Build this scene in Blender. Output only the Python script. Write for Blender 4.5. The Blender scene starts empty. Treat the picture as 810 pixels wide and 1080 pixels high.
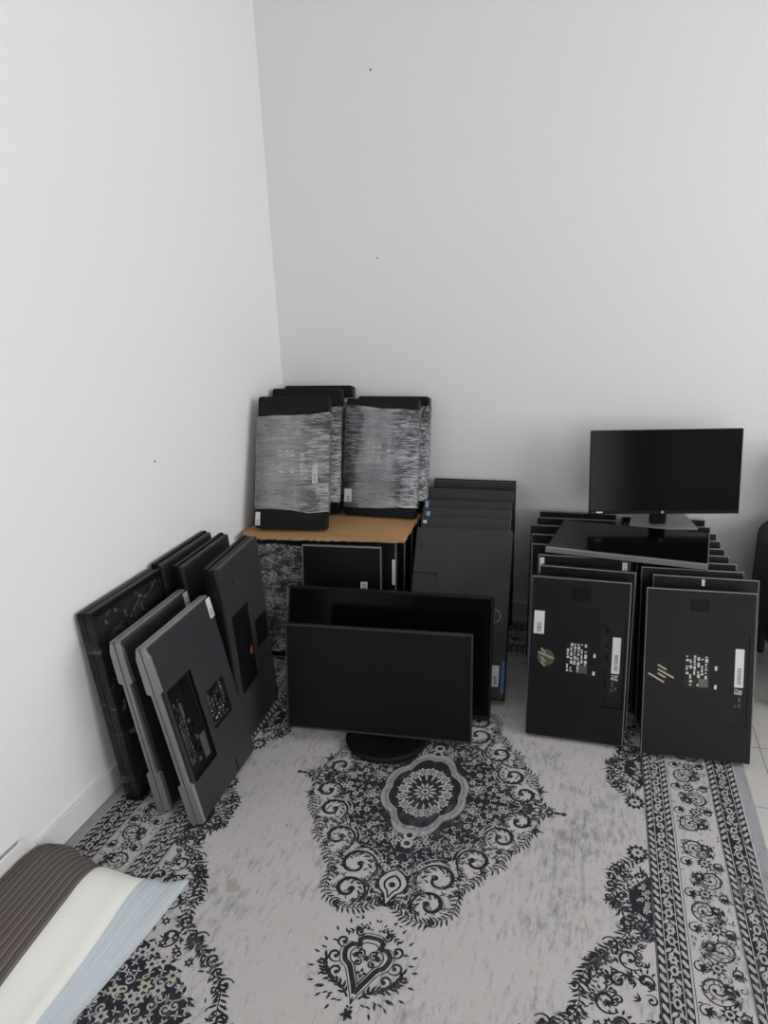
import bpy, bmesh, math, random
from mathutils import Vector, Matrix
R = math.radians
C = bpy.context.scene.collection
sc = bpy.context.scene

# ------------------------------------------------------------------ materials
def mat(name, col, rough=.5, metal=0., spec=.5, noise=0., nscale=40., bump=0., bscale=300.):
    m = bpy.data.materials.new(name); m.use_nodes = True
    nt = m.node_tree; b = nt.nodes['Principled BSDF']
    b.inputs['Base Color'].default_value = (*col, 1); b.inputs['Roughness'].default_value = rough
    b.inputs['Metallic'].default_value = metal; b.inputs['Specular IOR Level'].default_value = spec
    if noise or bump:
        tc = nt.nodes.new('ShaderNodeTexCoord')
        n = nt.nodes.new('ShaderNodeTexNoise'); n.inputs['Scale'].default_value = nscale; n.inputs['Detail'].default_value = 5
        nt.links.new(tc.outputs['Object'], n.inputs['Vector'])
        if noise:
            mx = nt.nodes.new('ShaderNodeMix'); mx.data_type = 'RGBA'
            mx.inputs[6].default_value = (*[c * (1 - noise) for c in col], 1); mx.inputs[7].default_value = (*[min(1, c * (1 + noise)) for c in col], 1)
            nt.links.new(n.outputs['Fac'], mx.inputs[0]); nt.links.new(mx.outputs[2], b.inputs['Base Color'])
        if bump:
            n2 = nt.nodes.new('ShaderNodeTexNoise'); n2.inputs['Scale'].default_value = bscale; n2.inputs['Detail'].default_value = 3
            nt.links.new(tc.outputs['Object'], n2.inputs['Vector'])
            bp = nt.nodes.new('ShaderNodeBump'); bp.inputs['Strength'].default_value = bump; bp.inputs['Distance'].default_value = .001
            nt.links.new(n2.outputs['Fac'], bp.inputs['Height']); nt.links.new(bp.outputs['Normal'], b.inputs['Normal'])
    return m

M = {}
M['wall_l'] = mat('wall_paint_left', (.80, .80, .805), .85, noise=.012, nscale=1.5, bump=.08, bscale=60)
M['wall_b'] = mat('wall_paint_back', (.768, .773, .776), .85, noise=.012, nscale=1.5, bump=.08, bscale=60)
M['wall_f'] = mat('unseen_wall_darkened', (.20, .17, .155), .85, noise=.03, nscale=1.5)  # unseen wall coloured dark so the screens reflect a dim room
M['ceil'] = mat('ceiling_paint', (.8, .8, .79), .9)
M['skirt'] = mat('skirting_tile', (.78, .765, .765), .25, noise=.02)
M['black'] = mat('black_plastic', (.0058, .0058, .0068), .42, spec=.2, noise=.25, nscale=9, bump=.12, bscale=900)
M['graphite'] = mat('graphite_plastic', (.031, .0315, .035), .48, spec=.3, noise=.15, nscale=7, bump=.15, bscale=900)
M['deep'] = mat('deep_black_plastic', (.0035, .0035, .0042), .5, spec=.15)
M['recess'] = mat('recess_black_plastic', (.006, .006, .007), .4, spec=.25)
M['silver'] = mat('silver_plastic', (.27, .27, .275), .35, metal=.35, noise=.05)
M['grey_metal'] = mat('pale_grey_metal', (.27, .265, .25), .4, metal=.3, noise=.06)
M['screen'] = mat('dark_screen_glass', (.0022, .0022, .0028), .14, spec=.13)
M['screen_matte'] = mat('matte_screen', (.0065, .0052, .0056), .34, spec=.2)
M['white'] = mat('white_paper_label', (.62, .63, .64), .6, noise=.06, nscale=60)
M['blue'] = mat('blue_label', (.045, .12, .30), .5)
M['pale_blue'] = mat('pale_blue_label', (.22, .36, .52), .5)
M['ink'] = mat('label_ink', (.05, .05, .055), .6)
M['tan'] = mat('tan_logo_foil', (.34, .29, .20), .4, metal=.2)
M['olive'] = mat('dim_logo_disc', (.085, .075, .055), .35, metal=.3)
M['orange'] = mat('orange_plastic', (.42, .085, .02), .4)
M['speck'] = mat('pale_print', (.55, .52, .48), .6)
M['dimprint'] = mat('dim_print', (.06, .06, .06), .6)
M['cardedge'] = mat('cardboard_torn_edge', (.42, .27, .14), .9, noise=.3, nscale=150)
M['cream'] = mat('cream_cotton', (.80, .79, .73), .9, noise=.04, nscale=12, bump=.2, bscale=500)
M['fabric_black'] = mat('black_upholstery', (.012, .012, .014), .7, noise=.2, nscale=30, bump=.3, bscale=500)
M['wood'] = mat('dark_wood', (.035, .022, .016), .4, noise=.3, nscale=20)
M['white_pl'] = mat('white_board_plastic', (.74, .74, .71), .5)
M['window_frame'] = mat('white_window_frame', (.75, .75, .74), .4)

def nodes_of(name):
    m = bpy.data.materials.new(name); m.use_nodes = True
    nt = m.node_tree; return m, nt, nt.nodes['Principled BSDF']
def nn(nt, t, **kw):
    n = nt.nodes.new(t)
    for k, v in kw.items():
        if k in n.inputs: n.inputs[k].default_value = v
        else: setattr(n, k, v)
    return n
def ramp(nt, fac, stops):
    r = nt.nodes.new('ShaderNodeValToRGB'); e = r.color_ramp.elements
    while len(e) < len(stops): e.new(.5)
    for el, (p, c) in zip(e, stops): el.position = p; el.color = (*c, 1) if len(c) == 3 else c
    nt.links.new(fac, r.inputs['Fac']); return r

def floor_material():
    m, nt, b = nodes_of('cream_floor_tiles')
    tc = nn(nt, 'ShaderNodeTexCoord'); mp = nn(nt, 'ShaderNodeMapping'); mp.inputs['Location'].default_value = (-.147, -.10, 0)
    nt.links.new(tc.outputs['Object'], mp.inputs['Vector'])
    br = nn(nt, 'ShaderNodeTexBrick'); br.offset = 0; br.inputs['Scale'].default_value = 1
    br.inputs['Brick Width'].default_value = .295; br.inputs['Row Height'].default_value = .295
    br.inputs['Mortar Size'].default_value = .0018; br.inputs['Mortar Smooth'].default_value = .2
    br.inputs['Color1'].default_value = (.66, .65, .59, 1); br.inputs['Color2'].default_value = (.63, .62, .57, 1); br.inputs['Mortar'].default_value = (.28, .28, .26, 1)
    nt.links.new(mp.outputs['Vector'], br.inputs['Vector'])
    n = nn(nt, 'ShaderNodeTexNoise', Scale=6., Detail=4.); nt.links.new(tc.outputs['Object'], n.inputs['Vector'])
    mx = nn(nt, 'ShaderNodeMix'); mx.data_type = 'RGBA'; mx.blend_type = 'MULTIPLY'; mx.inputs[0].default_value = .25
    nt.links.new(br.outputs['Color'], mx.inputs[6]); nt.links.new(n.outputs['Color'], mx.inputs[7])
    nt.links.new(mx.outputs[2], b.inputs['Base Color']); b.inputs['Roughness'].default_value = .22
    return m
M['floor'] = floor_material()

def rug_material(name, light, dark, streak, seed, thr=(.50, .72)):
    """woven pile: a ground colour with worn, ragged streaks along the weave"""
    m, nt, b = nodes_of(name)
    tc = nn(nt, 'ShaderNodeTexCoord')
    mp = nn(nt, 'ShaderNodeMapping'); mp.inputs['Scale'].default_value = (70, 20, 1); mp.inputs['Location'].default_value = (seed, seed * 2, 0)
    nt.links.new(tc.outputs['Object'], mp.inputs['Vector'])
    n1 = nn(nt, 'ShaderNodeTexNoise', Scale=1., Detail=9., Roughness=.72); nt.links.new(mp.outputs['Vector'], n1.inputs['Vector'])
    n2 = nn(nt, 'ShaderNodeTexNoise', Scale=3.2, Detail=4., Roughness=.6); nt.links.new(tc.outputs['Object'], n2.inputs['Vector'])
    n3 = nn(nt, 'ShaderNodeTexNoise', Scale=420., Detail=2.); nt.links.new(tc.outputs['Object'], n3.inputs['Vector'])
    ad = nn(nt, 'ShaderNodeMath'); ad.operation = 'MULTIPLY_ADD'; ad.inputs[1].default_value = .55
    nt.links.new(n2.outputs['Fac'], ad.inputs[0]); nt.links.new(n1.outputs['Fac'], ad.inputs[2])
    sb = nn(nt, 'ShaderNodeMath'); sb.operation = 'SUBTRACT'; sb.inputs[1].default_value = .275; nt.links.new(ad.outputs[0], sb.inputs[0])
    r = ramp(nt, sb.outputs[0], [(thr[0], (0, 0, 0)), (thr[1], (1, 1, 1))])
    f = nn(nt, 'ShaderNodeMath'); f.operation = 'MULTIPLY'; f.inputs[1].default_value = streak; nt.links.new(r.outputs['Color'], f.inputs[0])
    mx = nn(nt, 'ShaderNodeMix'); mx.data_type = 'RGBA'; mx.inputs[6].default_value = (*light, 1); mx.inputs[7].default_value = (*dark, 1)
    nt.links.new(f.outputs[0], mx.inputs[0])
    ov = nn(nt, 'ShaderNodeMix'); ov.data_type = 'RGBA'; ov.blend_type = 'OVERLAY'; ov.inputs[0].default_value = .35
    nt.links.new(mx.outputs[2], ov.inputs[6]); nt.links.new(n3.outputs['Color'], ov.inputs[7])
    nt.links.new(ov.outputs[2], b.inputs['Base Color']); b.inputs['Roughness'].default_value = .95; b.inputs['Specular IOR Level'].default_value = .1
    bp = nn(nt, 'ShaderNodeBump', Strength=.4, Distance=.002); nt.links.new(n3.outputs['Fac'], bp.inputs['Height']); nt.links.new(bp.outputs['Normal'], b.inputs['Normal'])
    return m
M['rug_light'] = rug_material('rug_field_grey_ivory', (.50, .475, .465), (.17, .165, .18), .75, 3.1)
M['rug_margin'] = rug_material('rug_grey_margin', (.34, .34, .36), (.16, .16, .18), .6, 8.4)
M['rug_ink'] = rug_material('rug_charcoal_pattern', (.026, .025, .032), (.16, .155, .165), .8, 5.7, (.52, .78))
M['rug_soft'] = rug_material('rug_faded_charcoal', (.07, .07, .08), (.24, .235, .24), .8, 9.7, (.45, .75))
M['rug_motif'] = rug_material('rug_pale_motif', (.44, .42, .41), (.15, .15, .16), .8, 1.2)
M['rug_yellow'] = rug_material('rug_faded_yellow', (.45, .42, .33), (.2, .19, .17), .6, 2.2)
M['stain'] = rug_material('rug_brown_stain', (.36, .31, .27), (.45, .42, .40), .9, 4.4, (.3, .75))

def cardboard():
    m, nt, b = nodes_of('brown_cardboard')
    tc = nn(nt, 'ShaderNodeTexCoord'); mp = nn(nt, 'ShaderNodeMapping'); mp.inputs['Scale'].default_value = (6, 60, 1)
    nt.links.new(tc.outputs['Object'], mp.inputs['Vector'])
    n = nn(nt, 'ShaderNodeTexNoise', Scale=1., Detail=6.); nt.links.new(mp.outputs['Vector'], n.inputs['Vector'])
    r = ramp(nt, n.outputs['Fac'], [(.3, (.37, .195, .078)), (.7, (.48, .265, .112))]); nt.links.new(r.outputs['Color'], b.inputs['Base Color'])
    b.inputs['Roughness'].default_value = .85; return m
M['card'] = cardboard()

def stripes(name, cols, period, axis=0, bump=.0):
    m, nt, b = nodes_of(name)
    tc = nn(nt, 'ShaderNodeTexCoord'); sp = nn(nt, 'ShaderNodeSeparateXYZ'); nt.links.new(tc.outputs['UV'], sp.inputs[0])
    n = nn(nt, 'ShaderNodeTexNoise', Scale=7., Detail=2.); nt.links.new(tc.outputs['Object'], n.inputs['Vector'])
    a = nn(nt, 'ShaderNodeMath'); a.operation = 'MULTIPLY_ADD'; a.inputs[1].default_value = .004; nt.links.new(n.outputs['Fac'], a.inputs[0]); nt.links.new(sp.outputs[axis], a.inputs[2])
    d = nn(nt, 'ShaderNodeMath'); d.operation = 'DIVIDE'; d.inputs[1].default_value = period; nt.links.new(a.outputs[0], d.inputs[0])
    fr = nn(nt, 'ShaderNodeMath'); fr.operation = 'FRACT'; nt.links.new(d.outputs[0], fr.inputs[0])
    r = ramp(nt, fr.outputs[0], cols); nt.links.new(r.outputs['Color'], b.inputs['Base Color'])
    b.inputs['Roughness'].default_value = .95; b.inputs['Specular IOR Level'].default_value = .15
    n2 = nn(nt, 'ShaderNodeTexNoise', Scale=500., Detail=2.); nt.links.new(tc.outputs['Object'], n2.inputs['Vector'])
    bp = nn(nt, 'ShaderNodeBump', Strength=.3, Distance=.001); nt.links.new(n2.outputs['Fac'], bp.inputs['Height']); nt.links.new(bp.outputs['Normal'], b.inputs['Normal'])
    return m
M['brown_stripe'] = stripes('brown_striped_cotton', [(0, (.120, .098, .092)), (.35, (.13, .107, .10)), (.45, (.20, .175, .165)), (.58, (.20, .175, .165)), (.66, (.075, .060, .058)), (.80, (.075, .060, .058)), (.9, (.13, .107, .10))], .0165)
M['blue_stripe'] = stripes('pale_blue_striped_cotton', [(0, (.49, .53, .56)), (.3, (.55, .59, .62)), (.5, (.455, .50, .535)), (.7, (.53, .57, .60)), (1, (.49, .53, .56))], .022)

def film(name, base, lo, hi, scale, seed, fac=(.15, .85), zones=None, tint=.0):
    """clear stretch film: streaks of folded plastic with see-through gaps; in the zones it lies cloudy and slack"""
    m, nt, b = nodes_of(name)
    tc = nn(nt, 'ShaderNodeTexCoord'); mp = nn(nt, 'ShaderNodeMapping'); mp.inputs['Scale'].default_value = scale; mp.inputs['Location'].default_value = (seed, seed, seed)
    nt.links.new(tc.outputs['Object'], mp.inputs['Vector'])
    n = nn(nt, 'ShaderNodeTexNoise', Scale=1., Detail=9., Roughness=.68, Distortion=1.1); nt.links.new(mp.outputs['Vector'], n.inputs['Vector'])
    n2 = nn(nt, 'ShaderNodeTexNoise', Scale=11., Detail=4.); nt.links.new(tc.outputs['Object'], n2.inputs['Vector'])
    mul = nn(nt, 'ShaderNodeMath'); mul.operation = 'MULTIPLY_ADD'; mul.inputs[1].default_value = .5; nt.links.new(n2.outputs['Fac'], mul.inputs[0]); nt.links.new(n.outputs['Fac'], mul.inputs[2])
    r = ramp(nt, mul.outputs[0], [(lo, (fac[0],) * 3), (hi, (fac[1],) * 3)]); out = r.outputs['Color']
    if zones:
        sp = nn(nt, 'ShaderNodeSeparateXYZ'); nt.links.new(tc.outputs['Object'], sp.inputs[0])
        ad = nn(nt, 'ShaderNodeMath'); ad.operation = 'MULTIPLY_ADD'; ad.inputs[1].default_value = .05; nt.links.new(n2.outputs['Fac'], ad.inputs[0]); nt.links.new(sp.outputs[0], ad.inputs[2])
        z = ramp(nt, ad.outputs[0], [(p + .025, (v,) * 3) for p, v in zones])
        r2_ = ramp(nt, mul.outputs[0], [(.45, (.20,) * 3), (1.0, (.72,) * 3)])
        mx = nn(nt, 'ShaderNodeMix'); mx.data_type = 'RGBA'; nt.links.new(z.outputs['Color'], mx.inputs[0]); nt.links.new(out, mx.inputs[6]); nt.links.new(r2_.outputs['Color'], mx.inputs[7]); out = mx.outputs[2]
    b.inputs['Base Color'].default_value = (*base, 1); b.inputs['Roughness'].default_value = .20; b.inputs['Specular IOR Level'].default_value = .8
    nt.links.new(out, b.inputs['Alpha'])
    bp = nn(nt, 'ShaderNodeBump', Strength=.9, Distance=.004); nt.links.new(n.outputs['Fac'], bp.inputs['Height']); nt.links.new(bp.outputs['Normal'], b.inputs['Normal'])
    return m
M['film_a'] = film('stretch_film_cloudy', (.56, .56, .555), .62, .98, (14, 14, 130), 1.3, (.05, .85), [(.0, 1.), (.17, 1.), (.21, .15), (.31, .0)])
M['film_b'] = film('stretch_film_streaky', (.58, .59, .62), .64, .94, (16, 16, 150), 4.1, (.03, .9), [(.0, .0), (.05, .1), (.08, .9), (.19, .9), (.23, .05)])
M['film_c'] = film('stretch_film_crumpled', (.58, .59, .61), .66, .92, (40, 40, 90), 7.7, (.05, .8))
M['film_d'] = film('stretch_film_tight_clear', (.35, .36, .38), .80, 1.05, (22, 4, 30), 2.9, (.03, .55))

# ------------------------------------------------------------------ mesh helpers
class MB:
    def __init__(s): s.v = []; s.f = []; s.m = []; s.mats = []; s.uv = None
    def mi(s, m):
        if m not in s.mats: s.mats.append(m)
        return s.mats.index(m)
    def face(s, pts, m):
        k = len(s.v); s.v += [tuple(p) for p in pts]; s.f.append(tuple(range(k, k + len(pts)))); s.m.append(s.mi(m))
    def bm_add(s, bm, m):
        k = len(s.v); bm.verts.index_update(); s.v += [tuple(v.co) for v in bm.verts]; i = s.mi(m)
        for f in bm.faces: s.f.append(tuple(k + v.index for v in f.verts)); s.m.append(i)
        bm.free()
    def box(s, x0, x1, y0, y1, z0, z1, m, r=0., seg=2):
        bm = bmesh.new(); bmesh.ops.create_cube(bm, size=1)
        for v in bm.verts: v.co = Vector((x0 + (v.co.x + .5) * (x1 - x0), y0 + (v.co.y + .5) * (y1 - y0), z0 + (v.co.z + .5) * (z1 - z0)))
        if r: bmesh.ops.bevel(bm, geom=list(bm.edges), offset=r, segments=seg, profile=.5, affect='EDGES')
        s.bm_add(bm, m)
    def prism(s, poly, axis, a0, a1, m, r=0., seg=2):
        """poly in the two other axes (cyclic order), extruded along axis a0..a1"""
        def P(p, a):
            return {'x': (a, p[0], p[1]), 'y': (p[0], a, p[1]), 'z': (p[0], p[1], a)}[axis]
        bm = bmesh.new(); A = [bm.verts.new(P(p, a0)) for p in poly]; B = [bm.verts.new(P(p, a1)) for p in poly]; n = len(poly)
        bm.faces.new(A); bm.faces.new(B[::-1])
        for i in range(n): bm.faces.new((A[i], A[(i + 1) % n], B[(i + 1) % n], B[i]))
        bmesh.ops.recalc_face_normals(bm, faces=bm.faces)
        if r: bmesh.ops.bevel(bm, geom=list(bm.edges), offset=r, segments=seg, profile=.5, affect='EDGES')
        s.bm_add(bm, m)
    def cyl(s, c, axis, r0, r1, a0, a1, m, n=32):
        pts = [(math.cos(2 * math.pi * i / n), math.sin(2 * math.pi * i / n)) for i in range(n)]
        def P(p, r, a):
            q = (c[0] + p[0] * r, c[1] + p[1] * r)
            return {'x': (a, *q), 'y': (q[0], a, q[1]), 'z': (*q, a)}[axis]
        A = [P(p, r0, a0) for p in pts]; B = [P(p, r1, a1) for p in pts]
        s.face(A[::-1] if axis != 'y' else A, m); s.face(B if axis != 'y' else B[::-1], m)
        for i in range(n):
            j = (i + 1) % n; q = [A[i], A[j], B[j], B[i]]; s.face(q if axis != 'y' else q[::-1], m)
    def slab(s, W, T, y0, y1, cells, m, mr, x_in=0., r=0.):
        """rear plate with rectangular recesses: cells = (x0,x1,z0,z1,depth)"""
        xs = sorted({x_in, W - x_in} | {c for q in cells for c in q[:2]}); zs = sorted({x_in, T - x_in} | {c for q in cells for c in q[2:4]})
        def dep(x, z):
            for q in cells:
                if q[0] < x < q[1] and q[2] < z < q[3]: return q[4]
            return 0.
        nx, nz = len(xs) - 1, len(zs) - 1
        D = [[dep((xs[i] + xs[i + 1]) / 2, (zs[j] + zs[j + 1]) / 2) for j in range(nz)] for i in range(nx)]
        for i in range(nx):
            for j in range(nz):
                d = D[i][j]; y = y0 + d; a, b, c, e = xs[i], xs[i + 1], zs[j], zs[j + 1]; mm = mr if d > 0 else m
                s.face([(a, y, c), (b, y, c), (b, y, e), (a, y, e)], mm)
                if i + 1 < nx and D[i + 1][j] != d: y2 = y0 + D[i + 1][j]; s.face([(b, y, c), (b, y2, c), (b, y2, e), (b, y, e)], mr)
                if j + 1 < nz and D[i][j + 1] != d: y2 = y0 + D[i][j + 1]; s.face([(a, y, e), (b, y, e), (b, y2, e), (a, y2, e)], mr)
        a, b, c, e = x_in, W - x_in, x_in, T - x_in
        for q in ([(a, y0, c), (a, y1, c), (b, y1, c), (b, y0, c)], [(a, y0, e), (b, y0, e), (b, y1, e), (a, y1, e)], [(a, y0, c), (a, y0, e), (a, y1, e), (a, y1, c)], [(b, y0, c), (b, y1, c), (b, y1, e), (b, y0, e)], [(a, y1, c), (a, y1, e), (b, y1, e), (b, y1, c)]): s.face(q, m)
    def build(s, name, parent=None, smooth=False, bevel=0.):
        me = bpy.data.meshes.new(name); me.from_pydata(s.v, [], s.f)
        for m in s.mats: me.materials.append(m)
        me.polygons.foreach_set('material_index', s.m)
        if s.uv:
            l = me.uv_layers.new(name='UVMap')
            for lp in me.loops: l.data[lp.index].uv = s.uv[lp.vertex_index]
        bm = bmesh.new(); bm.from_mesh(me)
        if not s.uv: bmesh.ops.remove_doubles(bm, verts=bm.verts, dist=1e-5); 
        bmesh.ops.recalc_face_normals(bm, faces=bm.faces) if not getattr(s, 'keepn', False) else None
        bm.to_mesh(me); bm.free()
        if smooth: me.polygons.foreach_set('use_smooth', [True] * len(me.polygons))
        me.update(); o = bpy.data.objects.new(name, me); C.objects.link(o)
        if parent: o.parent = parent
        if bevel:
            md = o.modifiers.new('edge', 'BEVEL'); md.width = bevel; md.segments = 2; md.limit_method = 'ANGLE'; md.angle_limit = R(40)
        return o
def tag(o, label, cat, group=None):
    o['label'] = label; o['category'] = cat
    if group: o['group'] = group
    return o
def empty(name, loc=(0, 0, 0), yaw=0., lean=0., roll=0.):
    o = bpy.data.objects.new(name, None); o.empty_display_size = .05; C.objects.link(o)
    place(o, loc, yaw, lean, roll); return o
def place(o, loc, yaw=0., lean=0., roll=0.):
    o.location = loc; o.rotation_mode = 'XYZ'
    o.rotation_euler = (R(-lean), R(roll), R(yaw))
def kids(o): return [c for c in bpy.data.objects if c.parent is o]
def dup(o, parent=None):
    c = o.copy(); C.objects.link(c); c.parent = parent
    for k in kids(o): dup(k, c)
    return c
def text_into(mb, body, size, origin, ux, uz, m, y, bold=False):
    cu = bpy.data.curves.new('t', 'FONT'); cu.body = body; cu.size = size; cu.align_x = 'CENTER'; cu.align_y = 'CENTER'
    ob = bpy.data.objects.new('t', cu); C.objects.link(ob)
    bpy.context.view_layer.update()
    me = ob.to_mesh(); k = len(mb.v); i = mb.mi(m)
    for v in me.vertices: mb.v.append((origin[0] + v.co.x * ux[0] + v.co.y * uz[0], y, origin[1] + v.co.x * ux[1] + v.co.y * uz[1]))
    for p in me.polygons: mb.f.append(tuple(k + q for q in p.vertices)); mb.m.append(i)
    ob.to_mesh_clear(); bpy.data.objects.remove(ob); bpy.data.curves.remove(cu)
def struct(name, mb, **k):
    o = mb.build(name, **k); o['kind'] = 'structure'; return o

# ------------------------------------------------------------------ the room
XL, YB, XR, YF, H = -.012, .012, 4.3, -6.2, 3.05
b = MB(); b.box(XL, XR, YF, YB, -.1, 0, M['floor']); struct('floor', b)
b = MB(); b.box(XL - .15, XL, YF - .15, YB + .15, -.1, H, M['wall_l']); struct('wall_left', b)
b = MB(); b.box(XL, XR + .15, YB, YB + .15, -.1, H, M['wall_b'])
wb = struct('wall_back', b)
b = MB(); b.box(XL - .15, XR + .15, YF - .15, YB + .15, H, H + .12, M['ceil']); struct('ceiling', b)
# right wall with a wide window; front wall with a doorway added for fill
WY0, WY1, WZ0, WZ1 = -4.0, -.7, .75, 2.5
b = MB()
b.box(XR, XR + .15, YF - .15, WY0, -.1, H, M['wall_l']); b.box(XR, XR + .15, WY1, YB + .15, -.1, H, M['wall_l'])
b.box(XR, XR + .15, WY0, WY1, -.1, WZ0, M['wall_l']); b.box(XR, XR + .15, WY0, WY1, WZ1, H, M['wall_l']); struct('wall_right', b)
DX0, DX1, DZ = 2.0, 3.9, 2.3
b = MB()
b.box(XL, DX0, YF - .15, YF, -.1, H, M['wall_f']); b.box(DX1, XR, YF - .15, YF, -.1, H, M['wall_f']); b.box(DX0, DX1, YF - .15, YF, DZ, H, M['wall_f']); struct('wall_front', b)
b = MB()
for y in (WY0, (WY0 + WY1) / 2 - .03, WY1 - .06): b.box(XR + .03, XR + .09, y, y + .06, WZ0, WZ1, M['window_frame'], .004)
for z in (WZ0, WZ1 - .06): b.box(XR + .03, XR + .09, WY0, WY1, z, z + .06, M['window_frame'], .004)
struct('window_1', b)
b = MB()
for x in (DX0, DX1 - .06): b.box(x, x + .06, YF - .12, YF - .03, 0, DZ, M['window_frame'], .004)
b.box(DX0, DX1, YF - .12, YF - .03, DZ - .06, DZ, M['window_frame'], .004); struct('added_door_1', b)  # frame of the added doorway, out of view
# tile skirting, one tile after another with thin joints
b = MB(); y = -.0
while y > YF:
    b.box(XL, 0, max(YF, y - .5925), y, 0, .082, M['skirt'], .0015); y -= .594
struct('baseboard_left', b)
b = MB(); x = 0.
while x < XR:
    b.box(x + .0015, min(XR, x + .5925), -.0, YB, 0, .076, M['skirt'], .0015); x += .594
struct('baseboard_back', b)
b = MB()  # small dark spots on the back and left walls
for (x, z, w) in ((.46, 2.255, .004), (.458, 1.571, .003)): b.cyl((x, z), 'y', w, w * .8, YB - .002, YB + .002, M['ink'], 10)
b.cyl((-1.0266, .940), 'x', .004, .003, XL - .002, XL + .002, M['dimprint'], 10)
o = struct('wall_spot_1', b)

# ------------------------------------------------------------------ the rug
UC, VC, HU, HV, RT = .927, -1.251, .924, 1.222, .006
rug = MB(); rug.keepn = True
random.seed(7)
L0, L1_, L2_, L3_, L4_ = RT, RT + .0003, RT + .0006, RT + .0009, RT + .0012
NF = [0]
def rp(pts, z, m, sym=4):
    NF[0] += 1; z += (NF[0] % 89) * 4.5e-7
    for su in ((1, -1) if sym in (4, 2, 'u') else (1,)):
        for sv in ((1, -1) if sym in (4, 'v') else (1,)):
            q = [(p[0] * su, p[1] * sv, z) for p in pts]
            area = sum(q[i][0] * q[(i + 1) % len(q)][1] - q[(i + 1) % len(q)][0] * q[i][1] for i in range(len(q)))
            rug.face(q if area > 0 else q[::-1], m)
def ribbon(pts, w0, w1, z, m, sym=4, wm=None):
    n = len(pts); S = []
    for i, p in enumerate(pts):
        a = pts[max(0, i - 1)]; c = pts[min(n - 1, i + 1)]; d = (c[0] - a[0], c[1] - a[1]); l = math.hypot(*d) or 1
        t = i / (n - 1); w = (w0 + (w1 - w0) * t) if wm is None else (w0 + (wm - w0) * 2 * t if t < .5 else wm + (w1 - wm) * (2 * t - 1))
        S.append(((p[0] - d[1] / l * w / 2, p[1] + d[0] / l * w / 2), (p[0] + d[1] / l * w / 2, p[1] - d[0] / l * w / 2)))
    for i in range(n - 1): rp([S[i][0], S[i + 1][0], S[i + 1][1], S[i][1]], z, m, sym)
def smooth(pts, k=8):
    out = []
    P = [pts[0]] + list(pts) + [pts[-1]]
    for i in range(1, len(P) - 2):
        for j in range(k):
            t = j / k; a, b_, c, d = P[i - 1], P[i], P[i + 1], P[i + 2]
            out.append(tuple(.5 * (2 * b_[q] + (c[q] - a[q]) * t + (2 * a[q] - 5 * b_[q] + 4 * c[q] - d[q]) * t * t + (3 * b_[q] - a[q] - 3 * c[q] + d[q]) * t ** 3) for q in (0, 1)))
    out.append(pts[-1]); return out
def leaf(x, y, a, l, w, z, m, sym=4):
    ca, sa = math.cos(a), math.sin(a)
    pr = [(0, 0), (.3, .42), (.6, .40), (1, .0), (.6, -.40), (.3, -.42)]
    rp([(x + (p * l) * ca - (q * w) * sa, y + (p * l) * sa + (q * w) * ca) for p, q in pr], z, m, sym)
def disc(x, y, r, z, m, sym=4, n=10, ry=None):
    ry = ry or r
    rp([(x + r * math.cos(2 * math.pi * i / n), y + ry * math.sin(2 * math.pi * i / n)) for i in range(n)], z, m, sym)
def spiral(x, y, r, a0, turns, w, z, m, sym=4, sgn=1, bead=True):
    n = int(22 * turns) + 6
    pts = [(x + r * (1 - .82 * i / n) * math.cos(a0 + sgn * 2 * math.pi * turns * i / n), y + r * (1 - .82 * i / n) * math.sin(a0 + sgn * 2 * math.pi * turns * i / n)) for i in range(n + 1)]
    ribbon(pts, w * .5, w * .9, z, m, sym, w * 1.3)
    if bead: disc(pts[-1][0], pts[-1][1], w * 1.1, z + .00005, m, sym, 8)
def branch(pts, ll, lw, step, w, z, m, sym=4, side=0, lean=.8):
    P = smooth(pts, 10); ribbon(P, w, w * .6, z, m, sym); acc = 0; k = 0
    for i in range(1, len(P)):
        dx, dy = P[i][0] - P[i - 1][0], P[i][1] - P[i - 1][1]; acc += math.hypot(dx, dy)
        if acc > step:
            acc = 0; a = math.atan2(dy, dx); k += 1
            for sd in ((1, -1) if side == 0 else (side,)):
                jl = random.uniform(.75, 1.25); leaf(P[i][0], P[i][1], a + sd * lean * random.uniform(.75, 1.25), ll * jl, lw, z + .00004 * (k % 3), m, sym)
def flower(x, y, r, z, m, mc, n=6, sym=4, a0=0.):
    for i in range(n): leaf(x, y, a0 + 2 * math.pi * i / n, r, r * .62, z, m, sym)
    disc(x, y, r * .28, z + .0001, mc, sym, 8)
ink, soft, lit, mot = M['rug_ink'], M['rug_soft'], M['rug_light'], M['rug_motif']
# woven body: field in light, grey margin all round
BI = .627; VI = .922
rug.box(-HU, HU, -HV, HV, 0, RT - .0002, M['rug_margin'])
rug.face([(-.893, -1.19, L0), (.893, -1.19, L0), (.893, 1.19, L0), (-.893, 1.19, L0)], lit)
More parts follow.
